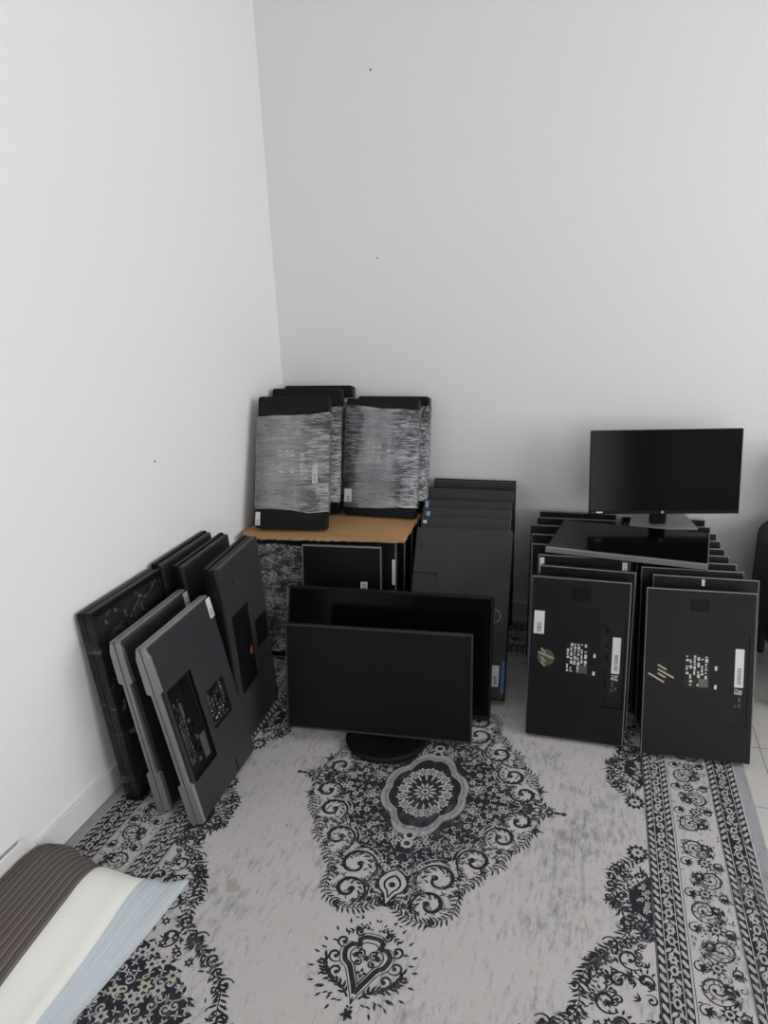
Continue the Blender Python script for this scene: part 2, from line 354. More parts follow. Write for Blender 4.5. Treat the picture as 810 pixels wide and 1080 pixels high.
# ---- striped border: rope / vine / rope, floral band, rope / vine / rope
def bar(u0, u1, v0, v1, z, m, along, sym):
    q = [(u0, v0), (u1, v0), (u1, v1), (u0, v1)]
    if along == 'u': q = [(b_, a) for a, b_ in q]
    rp(q, z, m, sym)
def sw(p, along): return p if along == 'v' else (p[1], p[0])
def rope(u0, u1, ln, off, along, sym=4):
    bar(u0, u1, 0, ln, L1_, ink, along, sym); v = .004; p = .0235; w = u1 - u0
    while v < ln - .01:
        q = [(u0 + .12 * w, v), (u0 + .45 * w, v + .001), (u1 - .1 * w, v + .0125), (u1 - .1 * w, v + .020), (u1 - .45 * w, v + .019), (u0 + .12 * w, v + .0075)]
        rp([sw(a, along) for a in q], L2_, mot, sym); v += p
def vine(u0, u1, ln, along, sym=4):
    bar(u0, u1, 0, ln, L1_, ink, along, sym); v = .012; w = u1 - u0; uc = (u0 + u1) / 2; k = 0
    pts = [sw((uc + .30 * w * math.sin(2 * math.pi * i / 9.6), ln * i / (ln / .052 * 9.6)), along) for i in range(int(ln / .052 * 9.6))]
    ribbon(pts, .003, .003, L2_, mot, sym)
    while v < ln - .02:
        s = 1 if k % 2 else -1
        if k % 3 == 0:
            x, y = sw((uc, v + .008), along)
            for i in range(6): leaf(x, y, i * math.pi / 3, .0125, .010, L2_ + .0001, mot, sym)
            disc(x, y, .0035, L3_, ink, sym, 8)
        elif k % 3 == 1:
            x, y = sw((uc, v + .009), along); disc(x, y, .009 if along == 'v' else .013, L2_ + .0001, mot, sym, 10, .013 if along == 'v' else .009); disc(x, y, .004, L3_, ink, sym, 8, .007)
            for e in (-1, 1): x, y = sw((uc + e * .4 * w, v + .009), along); disc(x, y, .003, L2_, mot, sym, 6)
        else:
            for e in (-1, 1):
                x, y = sw((uc + e * .05 * w, v + .002), along); a = math.pi / 2 - e * .75
                leaf(x, y, a if along == 'v' else math.pi / 2 - a, .020, .010, L2_ + .0001, mot, sym)
                x, y = sw((uc - e * .1 * w, v + .016), along); leaf(x, y, (a + .5) if along == 'v' else math.pi / 2 - a - .5, .012, .007, L2_ + .0001, mot, sym)
        v += .026; k += 1
def floral(u0, u1, ln, along, sym=4):
    w = u1 - u0; uc = (u0 + u1) / 2; v = .045; k = 0
    def S(u, vv): return sw((u, vv), along)
    fl = 1 if along == 'v' else -1
    def A(a): return a if along == 'v' else math.pi / 2 - a
    while v < ln - .03:
        s = 1 if k % 2 == 0 else -1; x, y = S(uc - s * .10 * w, v)
        spiral(x, y, .040, A(.5 + (0 if s > 0 else math.pi)), 1.35, .0042, L1_, ink, sym, s * fl)
        spiral(x, y, .028, A(.2 + (0 if s > 0 else math.pi)), 1.0, .0025, L1_ + .0001, soft, sym, s * fl, False)
        for i in range(9):
            a = A(i * .7 + k); x2, y2 = x + .021 * math.cos(a), y + .021 * math.sin(a); leaf(x2, y2, a + .6, .013, .005, L1_ + .0002, soft, sym)
        # dark acanthus cluster on the other side
        x, y = S(uc + s * .27 * w, v + .012)
        for i in range(8):
            a = A((math.pi if s > 0 else 0) - 1.5 + i * .43); leaf(x, y, a, .029 * random.uniform(.7, 1.1), .0085, L1_ + .0003, ink if i % 2 else soft, sym)
        disc(x, y, .008, L2_, ink, sym, 9)
        for i in range(5): leaf(x, y, A(i * 1.25 + .3), .010, .005, L3_, mot, sym)
        # palmette between
        x, y = S(uc + s * .05 * w, v + .052)
        for i in range(9): leaf(x, y, A(i * 2 * math.pi / 9), .021, .0085, L1_ + .0002, ink, sym)
        disc(x, y, .010, L2_, mot, sym, 9); disc(x, y, .005, L3_, ink, sym, 8)
        for e in (-1, 1):
            x2, y2 = S(uc + e * .36 * w, v + .055); spiral(x2, y2, .017, A(e), 1.1, .0034, L1_, ink, sym, e * fl)
            for i in range(5): leaf(x2, y2, A(e * .7 + i * .5), .020, .006, L1_ + .0001, ink, sym)
        for i in range(26):
            u = uc + random.uniform(-.45, .45) * w; x2, y2 = S(u, v + random.uniform(-.04, .065)); leaf(x2, y2, random.uniform(0, 6.28), random.uniform(.008, .014), .0042, L1_ + .00005, soft if i % 3 else ink, sym)
        for i in range(5):
            u = uc + random.uniform(-.38, .38) * w; x2, y2 = S(u, v + random.uniform(-.04, .065)); spiral(x2, y2, random.uniform(.008, .014), random.uniform(0, 6), 1.1, .0024, L1_ + .00003, soft, sym, random.choice((1, -1)), False)
        x2, y2 = S(uc + s * .12 * w, v - .005); flower(x2, y2, .016, L1_ + .0002, ink, mot, 7, sym)
        v += .104; k += 1
def border(base, ln, along):
    o = base
    bar(o - .002, o + .0005, 0, ln, L1_, soft, along, 4)
    rope(o + .001, o + .0185, ln, 0, along); vine(o + .0205, o + .0485, ln, along); rope(o + .0505, o + .067, ln, .01, along)
    bar(o + .0715, o + .073, 0, ln, L1_, soft, along, 4)
    floral(o + .075, o + .183, ln, along)
    bar(o + .185, o + .1862, 0, ln, L1_, soft, along, 4)
    rope(o + .1875, o + .205, ln, 0, along); vine(o + .207, o + .2425, ln, along); rope(o + .2445, o + .262, ln, .01, along)
border(BI, VI + .26, 'v'); border(VI, BI, 'u')
# ---- central medallion
def fan(pts, z, m):                                     # pts from the u axis to the v axis, quarter outline
    for i in range(len(pts) - 1): rp([(0, 0), pts[i], pts[i + 1]], z, m, 4)
body = smooth([(.285, 0), (.262, .035), (.235, .06), (.24, .10), (.205, .135), (.18, .17), (.175, .215), (.125, .25), (.10, .285), (.055, .31), (.03, .345), (0, .36)], 4)
fan(body, L1_, ink)
for (x, y, r, a0, t, sg) in ((.285, .060, .047, 2.6, 1.15, 1), (.245, .135, .050, 2.3, 1.2, 1), (.190, .235, .052, 2.2, 1.2, 1), (.110, .318, .060, 2.6, 1.15, 1), (.105, .400, .048, 2.4, 1.15, 1), (.305, .012, .022, 1.6, .9, 1)):
    disc(x, y, r * .98, L2_, lit, 4, 18)
    spiral(x, y, r, a0, t, .0085, L2_ + .00015, ink, 4, sg)
    ribbon([(x + r * 1.16 * math.cos(a0 - .2 + i * .2), y + r * 1.16 * math.sin(a0 - .2 + i * .2)) for i in range(15)], .001, .001, L2_ + .0002, mot, 4, .003)
    for q_, ms in ((.80, soft), (.66, ink)): ribbon([(x + r * q_ * math.cos(a0 + sg * (.2 + i * .2)), y + r * q_ * math.sin(a0 + sg * (.2 + i * .2))) for i in range(18)], .0008, .0008, L2_ + .00012, ms, 4, .0022)
    for i in range(8):
        a = a0 + sg * (.4 + i * .5); leaf(x + .78 * r * math.cos(a), y + .78 * r * math.sin(a), a + 2.6, r * .42, r * .13, L2_ + .0003, ink, 4)
    for i in range(5): leaf(x + random.uniform(-.4, .4) * r, y + random.uniform(-.4, .4) * r, random.uniform(0, 6.2), r * .3, r * .12, L2_ + .0003, soft, 4)
def inside(x, y, poly):
    r = math.hypot(x, y); a = math.atan2(y, x); best = None
    for i in range(len(poly) - 1):
        a0, a1 = math.atan2(poly[i][1], poly[i][0]), math.atan2(poly[i + 1][1], poly[i + 1][0])
        if a0 <= a <= a1 + 1e-9: return r < .95 * ((1 - (a - a0) / (a1 - a0 + 1e-9)) * math.hypot(*poly[i]) + (a - a0) / (a1 - a0 + 1e-9) * math.hypot(*poly[i + 1]))
    return False
edge = [[(.375, .004), (.345, .022), (.325, .060), (.335, .085)], [(.335, .080), (.318, .112), (.302, .150), (.275, .172)], [(.285, .170), (.262, .200), (.250, .245), (.215, .262)], [(.225, .262), (.205, .295), (.185, .325), (.165, .350)],
        [(.172, .340), (.168, .380), (.160, .420), (.120, .447)], [(.130, .445), (.085, .455), (.04, .44), (.012, .42)]]
for e in edge:
    branch(e, .021, .0058, .0095, .0026, L2_, ink, 4, 0, .95)
    x, y = e[0]; spiral(x - .006, y + .006, .011, 0, 1.0, .0035, L2_, ink, 4, 1); x, y = e[-1]; spiral(x - .004, y, .010, 2, 1.0, .0032, L2_, ink, 4, -1)
    for p in smooth(e, 3): leaf(p[0] * .94 + random.uniform(-.008, .008), p[1] * .94, random.uniform(0, 6.2), .013, .0042, L2_, ink, 4)
outer = [(.375, .004), (.330, .060), (.325, .095), (.302, .150), (.262, .200), (.250, .245), (.205, .295), (.168, .350), (.160, .420), (.085, .455), (0, .44)]
k = 0
while k < 150:
    x, y = random.uniform(.01, .37), random.uniform(.01, .45)
    if inside(x, y, body) or not inside(x, y, outer): continue
    if any(math.hypot(x - p, y - q) < r_ * .80 for p, q, r_ in ((.285, .060, .047), (.245, .135, .050), (.190, .235, .052), (.110, .318, .060), (.105, .400, .048))): continue
    k += 1; a = random.uniform(0, 6.28)
    if k % 6 == 0: spiral(x, y, .008, a, 1.0, .0028, L2_ + .0002, ink, 4, random.choice((1, -1)))
    else:
        for i in range(3): leaf(x, y, a + i * 1.1, random.uniform(.010, .016), .0045, L2_ + .0002, ink if k % 3 else soft, 4)
# tips of the diamond
for sg in (1,):
    flower(.365, 0, .016, L2_, ink, mot, 5, 'u'); leaf(.372, 0, 0, .03, .012, L2_, ink, 'u'); flower(.405, 0, .010, L2_, ink, ink, 5, 'u')
    disc(.330, 0, .022, L2_, lit, 'u', 12, .018); disc(.330, 0, .015, L3_, ink, 'u', 12, .012); disc(.330, 0, .007, L4_, mot, 'u', 10)
# pale flowers and leaves crowding the dark ground
placed = []
for _ in range(3000):
    x, y = random.uniform(0.004, .29), random.uniform(0.008, .36)
    if not inside(x, y, body) or (x / .135) ** 2 + (y / .185) ** 2 < 1: continue
    if any(math.hypot(x - p, y - q) < .0142 for p, q in placed): continue
    placed.append((x, y))
    if len(placed) % 4 == 0: flower(x, y, .0125, L2_ + .00005, mot, ink, random.choice((5, 6)), 4, random.uniform(0, 1))
    else:
        a = random.uniform(0, 6.28)
        for i in range(3): leaf(x, y, a + i * 2.1 + random.uniform(-.6, .6), random.uniform(.006, .013), .0036, L2_, mot, 4)
        if len(placed) % 3 == 0: spiral(x, y, .0085, a, 1.0, .0024, L2_ + .0001, mot, 4, random.choice((1, -1)), False)
# lobed pale ring and dark heart
def lobed(ru, rv, amp, n, ph=0.):
    out = []
    for i in range(49):
        t = i * math.pi / 2 / 48; k = (1 + amp * abs(math.sin(n * t / 2 + ph))) * (1 + .055 * math.cos(4 * t) + .03 * math.sin(t) ** 8); out.append((ru * k * math.cos(t), rv * k * math.sin(t)))
    return out
def ringline(ru, rv, amp, n, w, z, m): ribbon(lobed(ru, rv, amp, n), w, w, z, m, 4)
fan(lobed(.118, .166, .09, 8), L3_, lit)
for k, (f, w) in enumerate(((1.0, .0022), (.965, .0016), (.935, .0010), (.90, .0026), (.87, .0014), (.84, .0020))): ringline(.117 * f, .164 * f, .09, 8, w, L3_ + .0001, soft if k % 2 else ink)
for i in range(26):
    t = (i + .5) / 26 * math.pi / 2; s = 1.07; leaf(.113 * s * math.cos(t) * .93, .160 * s * math.sin(t) * .93, t + 1.4, .009, .003, L3_ + .0002, soft, 4)
fan(lobed(.095, .134, .10, 8), L3_ + .0002, ink)
for i in range(5):
    t = i / 4 * math.pi / 2; cx, cy = .066 * math.cos(t), .094 * math.sin(t)
    flower(cx, cy, .021, L3_ + .00035, mot, ink, 7, 4 if 0 < i < 4 else 4, t); disc(cx, cy, .0095, L3_ + .00045, ink, 4, 9); flower(cx, cy, .009, L3_ + .00055, mot, ink, 5, 4, t)
for i in range(4):
    t = (i + .5) / 4 * math.pi / 2; leaf(.036 * math.cos(t), .05 * math.sin(t), t, .038, .008, L3_ + .0003, mot, 4)
disc(0, 0, .040, L3_ + .0003, ink, 1, 24, .052)
for i in range(12): leaf(.012 * math.cos(i * math.pi / 6), .016 * math.sin(i * math.pi / 6), i * math.pi / 6, .026, .010, L3_ + .0004, mot, 1)
disc(0, 0, .012, L3_ + .0004, mot, 1, 14, .014); disc(0, 0, .006, L3_ + .0005, ink, 1, 10)
# neck of the medallion (heart shape) and the pendant beyond it, at both ends
for t in ((0, .185), (0, .215)): disc(t[0], t[1], .017, L3_, lit, 'v', 12); disc(t[0], t[1], .009, L4_, ink, 'v', 10)
neck = [(0, .31), (.022, .325), (.037, .352), (.030, .378), (.014, .395), (0, .43)]
nk = smooth(neck, 5)
for i in range(len(nk) - 1): rp([(0, .365), nk[i], nk[i + 1]], L3_, lit, 4)
ribbon(nk, .005, .005, L3_ + .0001, ink, 4)
ribbon([(p[0] * .55, .365 + (p[1] - .365) * .6) for p in nk], .007, .004, L3_ + .0001, ink, 4); disc(0, .362, .009, L3_ + .0002, ink, 'v')
PC = .585
pend = smooth([(0, .512), (.020, .514), (.033, .526), (.031, .543), (.050, .545), (.064, .566), (.056, .596), (.038, .612), (.022, .642), (.007, .672), (0, .690)], 6)
inner = [(p[0] * .82, PC - .004 + (p[1] - PC) * .80) for p in pend]
core = [(p[0] * .60, PC - .004 + (p[1] - PC) * .60) for p in pend]
ribbon(pend, .0022, .0022, L1_, ink, 4); ribbon(inner, .0115, .0115, L1_ + .0001, ink, 4)
ribbon(core, .003, .003, L1_ + .0002, ink, 4)
for (x, y, r, a, sg) in ((.016, .565, .012, 1.2, 1), (.017, .590, .011, -1.2, -1), (.026, .572, .008, 0, 1)): spiral(x, y, r, a, 1.1, .004, L1_ + .0002, ink, 4, sg)
flower(0, .615, .014, L1_ + .0002, ink, mot, 4, 'v', 0); flower(0, .577, .010, L1_ + .0002, ink, ink, 6, 'v')
for (x, y, r, a, sg) in ((.064, .545, .018, 2.5, -1), (.071, .585, .019, 2.5, -1), (.056, .622, .019, 2.2, -1), (.034, .512, .013, 3.0, -1)): spiral(x, y, r, a, 1.05, .005, L1_, ink, 4, sg)
branch([(.012, .675), (.035, .652), (.065, .640), (.090, .612), (.088, .590)], .017, .0075, .008, .005, L1_, ink, 4, 0, .7)
branch([(.006, .502), (.028, .500), (.050, .512), (.062, .522)], .011, .005, .008, .003, L1_, ink, 4, 0, .7)
for i in range(16):
    t = -1.15 + i * .155; rr = .095 + .020 * (i % 2) + random.uniform(-.006, .006); x, y = rr * math.cos(t) * .98, PC + .010 + rr * math.sin(t) * 1.0
    if x > .01: leaf(x, y, t + random.uniform(-.5, .5), .017, .0062, L1_, ink, 4)
for i in range(6): leaf(.02 + i * .012, .685 - i * .006 + .006 * (i % 2), .25 + .1 * i, .015, .005, L1_, ink, 4)
flower(0, .713, .016, L1_, ink, ink, 5, 'v', .4); flower(0, .700, .011, L1_, ink, mot, 4, 'v', .8); leaf(0, .69, -math.pi / 2, .02, .006, L1_, ink, 'v')
for i in range(8): leaf(random.uniform(.0, .05), random.uniform(.455, .495), random.uniform(0, 6), .012, .005, L1_, ink, 4)
# ---- spandrels: leafy scroll edge from the mid-side to the corner, dense floral corner
S_ = [(.604, .120), (.560, .150), (.535, .190), (.545, .230), (.530, .262), (.553, .300), (.572, .345), (.545, .395), (.515, .425), (.482, .470), (.462, .520), (.462, .575), (.420, .625), (.372, .655), (.318, .690), (.282, .735), (.262, .790), (.215, .850), (.150, .900)]
for i in range(0, len(S_) - 3, 2):
    q = S_[i:i + 3] if i % 4 == 0 else S_[i:i + 4]; branch(q, .024, .0068, .0105, .0028, L1_, ink, 4, 0, .95)
    x, y = q[0]; spiral(x - .008, y + .004, .014, 2.5, 1.1, .0042, L1_, ink, 4, -1)
    for p in smooth(q, 2): leaf(p[0] + random.uniform(.012, .03), p[1] + random.uniform(-.01, .01), random.uniform(0, 6.2), .018, .006, L1_, ink, 4); leaf(p[0] + random.uniform(.012, .04), p[1] + random.uniform(-.01, .02), random.uniform(0, 6.2), .015, .005, L1_, soft, 4)
for _ in range(100):
    y = random.uniform(.16, .70); k = min(range(len(S_)), key=lambda q: abs(S_[q][1] - y)); x = random.uniform(S_[k][0] + .02, .622)
    if x < .622:
        a = random.uniform(0, 6.28)
        if _ % 5 == 0: spiral(x, y, random.uniform(.009, .016), a, 1.1, .0036, L1_, ink, 4, random.choice((1, -1)))
        elif _ % 5 == 1: flower(x, y, .013, L1_ + .0001, ink, mot, 6, 4, a)
        else:
            for i in range(3): leaf(x, y, a + i * .7, .019, .0055, L1_, ink if _ % 2 else soft, 4)
for k, (x, y, r, a, sg) in enumerate(((.545, .172, .017, 2.8, 1), (.528, .225, .018, 2.6, -1), (.538, .285, .020, 2.9, 1), (.560, .335, .022, 2.6, -1), (.530, .400, .020, 3.4, 1), (.490, .445, .018, 3.0, -1), (.470, .505, .022, 3.3, 1), (.448, .590, .022, 3.0, -1), (.395, .625, .020, 3.6, 1), (.335, .668, .022, 3.2, -1), (.280, .720, .020, 3.7, 1), (.245, .790, .022, 3.1, -1), (.60, .225, .022, 1.0, 1), (.595, .285, .024, .6, -1), (.608, .355, .016, .5, 1), (.570, .430, .030, .8, 1), (.545, .490, .026, .2, -1), (.520, .545, .030, .7, 1), (.600, .480, .022, 1.4, -1), (.47, .640, .032, .6, 1), (.545, .590, .024, 2.0, -1))):
    spiral(x, y, r, a, 1.1, .0055, L1_ + .0001, ink, 4, sg)
    for i in range(5): leaf(x + r * .9 * math.cos(a + 2 + i * .5), y + r * .9 * math.sin(a + 2 + i * .5), a + 2 + i * .5, .014, .006, L1_ + .0001, ink, 4)
flower(.598, .100, .031, L1_, ink, mot, 11, 4); flower(.598, .100, .019, L2_, mot, ink, 9, 4)
dens = smooth([(.626, .175), (.596, .205), (.572, .245), (.585, .290), (.626, .325)], 4)
for i in range(len(dens) - 1): rp([(.626, .250), dens[i], dens[i + 1]], L1_ + .0001, ink, 4)
for i in range(10): flower(random.uniform(.600, .618), .21 + i * .009, .008, L2_, mot, ink, 5, 4)
DC = (.626, .921)
dens = smooth([(.626, .560), (.585, .600), (.555, .650), (.500, .670), (.465, .700), (.420, .705), (.385, .745), (.340, .775), (.330, .820), (.290, .860), (.270, .921)], 4)
for i in range(len(dens) - 1): rp([DC, dens[i], dens[i + 1]], L1_ + .0001, ink, 4)
for p in dens: leaf(p[0] - .002, p[1], random.uniform(2, 5), .02, .009, L1_ + .0001, ink, 4)
def in_d(x, y):
    a = math.atan2(DC[1] - y, DC[0] - x); r = math.hypot(DC[0] - x, DC[1] - y); best = min(dens, key=lambda p: abs(math.atan2(DC[1] - p[1], DC[0] - p[0]) - a))
    return r < 1.0 * math.hypot(DC[0] - best[0], DC[1] - best[1])
pl2 = []
for _ in range(2500):
    x, y = random.uniform(.28, .62), random.uniform(.57, .915)
    if not in_d(x, y) or any(math.hypot(x - p, y - q) < .0185 for p, q in pl2): continue
    pl2.append((x, y)); k = len(pl2) % 4
    if k == 0: flower(x, y, .018, L2_ + .0001, M['rug_yellow'] if len(pl2) % 20 == 0 else mot, ink, 6, 4, random.random())
    elif k == 1:
        spiral(x, y, .014, random.uniform(0, 6), 1.1, .0036, L2_, mot, 4, random.choice((1, -1)))
    else:
        a = random.uniform(0, 6.28)
        for i in range(4): leaf(x, y, a + i * 1.57 + random.uniform(-.4, .4), random.uniform(.009, .016), .0045, L2_, mot, 4)
# little brown spill on the field
for i in range(7): rp([(-.395 + .012 * math.sin(i) + .013 * math.cos(t) * (1 - .05 * i), -.475 + .010 * i / 3 + .012 * math.sin(t)) for t in [k * .7 for k in range(9)]], L0 + .00008 + i * .00001, M['stain'], 1)
o = rug.build('rug'); o.location = (UC, VC, 0)
tag(o, 'large faded grey rug with black floral medallion and scrolled borders on the tiled floor', 'rug')

# ------------------------------------------------------------------ monitors seen from the back, stood on their short side
def text_rows(mb, x0, x1, z0, z1, cols, y, m, seed, mini=False):
    """a block of print turned on its side, as on the rating labels"""
    rnd = random.Random(seed); w = (x1 - x0) / cols
    for c in range(cols):
        z = z0
        while z < z1 - .002:
            h = rnd.choice((.004, .007, .011, .014)); h = min(h, z1 - z); k = rnd.choice((.45, .6, .75))
            if rnd.random() < .82: mb.face([(x0 + c * w, y, z), (x0 + c * w + w * k, y, z), (x0 + c * w + w * k, y, z + h), (x0 + c * w, y, z + h)], m)
            z += h + rnd.choice((.0025, .004, .006))
def barcode_label(name, x0, x1, z0, z1, y, parent, seed, bars=True):
    b = MB(); b.box(x0, x1, y - .0006, y, z0, z1, M['white'])
    rnd = random.Random(seed); z = z0 + (z1 - z0) * .08; w = x1 - x0
    if bars:
        while z < z0 + (z1 - z0) * .5:
            h = rnd.choice((.0008, .0014, .002)); b.face([(x0 + w * .3, y - .0008, z), (x0 + w * .75, y - .0008, z), (x0 + w * .75, y - .0008, z + h), (x0 + w * .3, y - .0008, z + h)], M['dimprint']); z += h + rnd.choice((.001, .002))
    return b.build(name, parent)
def stroke(mb, p, q, w, y, m):
    d = Vector((q[0] - p[0], q[1] - p[1])).normalized(); n = Vector((-d.y, d.x)) * w / 2
    mb.face([(p[0] - n.x, y, p[1] - n.y), (q[0] - n.x, y, q[1] - n.y), (q[0] + n.x, y, q[1] + n.y), (p[0] + n.x, y, p[1] + n.y)], m)
TH = .044
def slim_monitor(W, T, logo, detail=True, sticker=None, seed=1):
    """thin office monitor, rear cover towards -Y, standing on a short side"""
    r = empty('monitor')
    b = MB(); y0 = 0.
    rec = [(.233, .3, .122, .404, .010)] if logo == 'disc' else [(.240, .300, .114, .396, .0016)]
    b.slab(W, T, y0, .030, rec if detail else [], M['black'], M['recess'] if logo == 'disc' else M['black'], .0025)
    rc = b.build('rear_cover', r, bevel=.0015)
    b = MB(); o_, i_ = 0., .004
    for (x0, x1, z0, z1) in ((0, W, T - .004, T), (0, W, 0, .004), (0, .003, .004, T - .004), (W - .003, W, .004, T - .004)): b.box(x0, x1, .007, .013, z0, z1, M['silver'])
    b.build('silver_rim', r)['label'] = 'thin silver rim'
    b = MB(); b.box(.0005, W - .0005, .030, TH - .002, .0005, T - .0005, M['deep'], .001); b.build('bezel', r)
    b = MB(); b.box(.006, W - .014, TH - .002, TH - .001, .006, T - .006, M['screen']); b.build('screen', r)
    b = MB(); zs = (.462, .503) if logo == 'disc' else (.461, .497); b.box(.128, .184, -.0012, .002, zs[0], zs[1], M['deep'], .0008); b.build('stand_mount', rc)
    if not detail: return r
    b = MB()
    if logo == 'disc':
        b.cyl((.056, .266), 'y', .027, .027, -.0008, 0, M['olive'], 36)
        for k in range(4): stroke(b, (.030 + (.0 if k == 1 else .010), .290 - k * .0145 + .006), (.062 + (.018 if k == 1 else -.008), .290 - k * .0145 - .010), .006, -.0011, M['tan'])
    else:
        for p, q in (((.013, .256), (.060, .231)), ((.040, .285), (.066, .271)), ((.040, .258), (.064, .246)), ((.040, .271), (.088, .247))): stroke(b, p, q, .0055, -.0006, M['tan'])
    b.build('logo', rc)['label'] = 'round logo with slanted bars' if logo == 'disc' else 'logo of four slanted bars'
    b = MB(); b.box(.118, .192, -.0005, 0, .222, .326, M['recess']); text_rows(b, .122, .188, .228, .322, 6, -.0008, M['speck'], seed)
    b.face([(.160, -.0009, .226), (.187, -.0009, .226), (.187, -.0009, .252), (.160, -.0009, .252)], M['olive'] if logo != 'disc' else M['dimprint'])
    b.build('rating_label', rc)['label'] = 'black label of small pale print'
    for z in (.287, .229):
        b = MB(); b.box(.203, .214, -.0006, 0, z - .008, z + .008, M['recess']); b.face([(.205, -.0009, z - .006), (.212, -.0009, z - .006), (.212, -.0009, z + .007), (.205, -.0009, z + .007)], M['speck'] if z > .25 else M['white']); b.build('icon_label', rc)
    yb = .0095 if logo == 'disc' else .0011
    barcode_label('serial_label', .262, .287, .234, .352, yb, rc, seed + 3)['label'] = 'long white serial label'
    b = MB(); text_rows(b, .263, .286, .172, .229, 2, yb - .0003, M['dimprint'], seed + 9); text_rows(b, .263, .286, .212, .229, 4, yb - .0004, M['speck'], seed + 12); b.build('port_print', rc)
    if logo == 'disc':
        for k in range(6):
            z = .142 + k * .044; b = MB(); b.box(.243, .250, yb - .004, yb, z, z + (.020 if k % 2 else .012), M['deep'], .001); b.build('port', rc)
    if sticker: barcode_label('paper_sticker', *sticker, 0., rc, seed + 5)['label'] = 'white paper sticker'
    return r
def lift(lean, th=TH): return .0076 + th * math.sin(R(lean))

d_group = 'slim monitors in the left-hand file leaning to the back wall'; e_group = 'slim monitors in the right-hand file leaning to the back wall'
DW, DT, EW, ET = .309, .531, .317, .524
d1 = slim_monitor(DW, DT, 'disc', True, (.013, .046, .343, .419), 4); place(d1, (1.186, -.903, lift(13)), -.6, 13)
tag(d1, 'slim black monitor with a round logo, frontmost of the left file', 'monitor', d_group)
e1 = slim_monitor(EW, ET, 'bars', True, None, 11); place(e1, (1.550, -.929, lift(16.7)), 2.6, 16.7)
tag(e1, 'slim black monitor with a bare four-bar logo, frontmost of the right file', 'monitor', e_group)
ord_ = ['second', 'third', 'fourth', 'fifth', 'sixth', 'seventh', 'eighth', 'ninth', 'tenth']
dpl = slim_monitor(DW, DT, 'disc', False)
bar_ = [(1.199, -.803, -2.2), (1.192, -.703, 1.2), (1.162, -.594, 1.5), (1.150, -.485, 1.5), (1.134, -.376, 1.5), (1.152, -.276, 1.5), (1.154, -.189, 1.2)]
for i, (x, y, a) in enumerate(bar_):
    q = dpl if i == 0 else dup(dpl); place(q, (x, y, lift(13)), a, 13)
    q['label'] = ['slim black monitor right behind the round-logo one in the left file', 'slim black monitor with two white paper tabs, third of the left file', 'slim black monitor fourth from the front in the left file under the lying screen', 'slim black monitor fifth from the front in the left file under the lying screen', 'slim black monitor standing out furthest left in the left file', 'slim black monitor second from the back wall in the left file', 'slim black monitor rearmost of the left file against the back wall'][i]
    q['category'] = 'monitor'; q['group'] = d_group
    if i == 1:
        barcode_label('paper_sticker', .006, .022, .470, .522, 0., q, 31, False); barcode_label('paper_sticker', .283, .300, .478, .522, 0., q, 32, True)
epl = slim_monitor(EW, ET, 'bars', False)
epos = [(1.572, -.815, 1.5), (1.540, -.752, 2.1), (1.526, -.680, 1.5), (1.515, -.606, 1.5), (1.511, -.534, 1.5), (1.509, -.450, 1.5), (1.505, -.366, 1.5), (1.493, -.288, 1.5), (1.485, -.198, 1.5)]
elab = ['slim black monitor pushed furthest right, just behind the bare four-bar-logo one', 'slim black monitor third from the front in the right file', 'slim black monitor fourth from the front in the right file', 'slim black monitor fifth from the front in the right file', 'slim black monitor sixth from the front in the right file', 'slim black monitor seventh from the front in the right file', 'slim black monitor third from the back wall in the right file', 'slim black monitor second from the back wall in the right file', 'slim black monitor rearmost of the right file against the back wall']
for i, (x, y, a) in enumerate(epos):
    q = epl if i == 0 else dup(epl); place(q, (x, y, lift(16.7)), a, 16.7)
    q['label'] = elab[i]; q['category'] = 'monitor'; q['group'] = e_group
barcode_label('paper_sticker', .147, .156, .480, .518, 0., epl, 41, False)

# ------------------------------------------------------------------ the middle file: large graphite all-in-ones
def graphite_unit(W, T, logo=True, blue=None, white=None, th=.036):
    r = empty('all_in_one_computer')
    b = MB(); b.slab(W, T, 0, .024, [(.0035, .099, .31, .449, .006)] if logo else [], M['graphite'], M['graphite'], .003); rc = b.build('rear_cover', r, bevel=.004)
    b = MB(); b.box(0, W, .024, th, 0, T, M['deep'], .002); b.build('bezel', r)
    b = MB(); b.box(.01, W - .02, th, th + .001, .01, T - .01, M['screen']); b.build('screen', r)
    if logo:
        b = MB(); b.box(.136, .262, -.0008, .001, .357, .363, M['deep']); b.build('vent_slot', rc)
        b = MB(); n = 40; ri, ro = .0245, .0275
        for i in range(n):
            t0, t1 = 2 * math.pi * i / n, 2 * math.pi * (i + 1) / n
            b.face([(.321 + ri * math.cos(t0), -.0008, .299 + ri * math.sin(t0)), (.321 + ro * math.cos(t0), -.0008, .299 + ro * math.sin(t0)), (.321 + ro * math.cos(t1), -.0008, .299 + ro * math.sin(t1)), (.321 + ri * math.cos(t1), -.0008, .299 + ri * math.sin(t1))], M['silver'])
        text_into(b, 'DELL', .0175, (.321, .299), (0, 1), (-1, 0), M['silver'], -.0008)
        b.build('logo', rc)['label'] = 'round silver ring logo'
        b = MB(); b.cyl((.026, .556), 'y', .004, .004, -.0006, .001, M['deep'], 16); b.build('screw_hole', rc)
    if blue:
        b = MB(); b.box(*blue[:2], -.0007, 0, *blue[2:], M['blue'] if logo else M['pale_blue']); b.build('blue_label', rc)['label'] = 'blue printed label'
    if white: barcode_label('serial_label', *white, 0., rc, 8)
    return r
cg = 'graphite all-in-ones filed in the middle against the back wall'
CW, CT = .368, .632
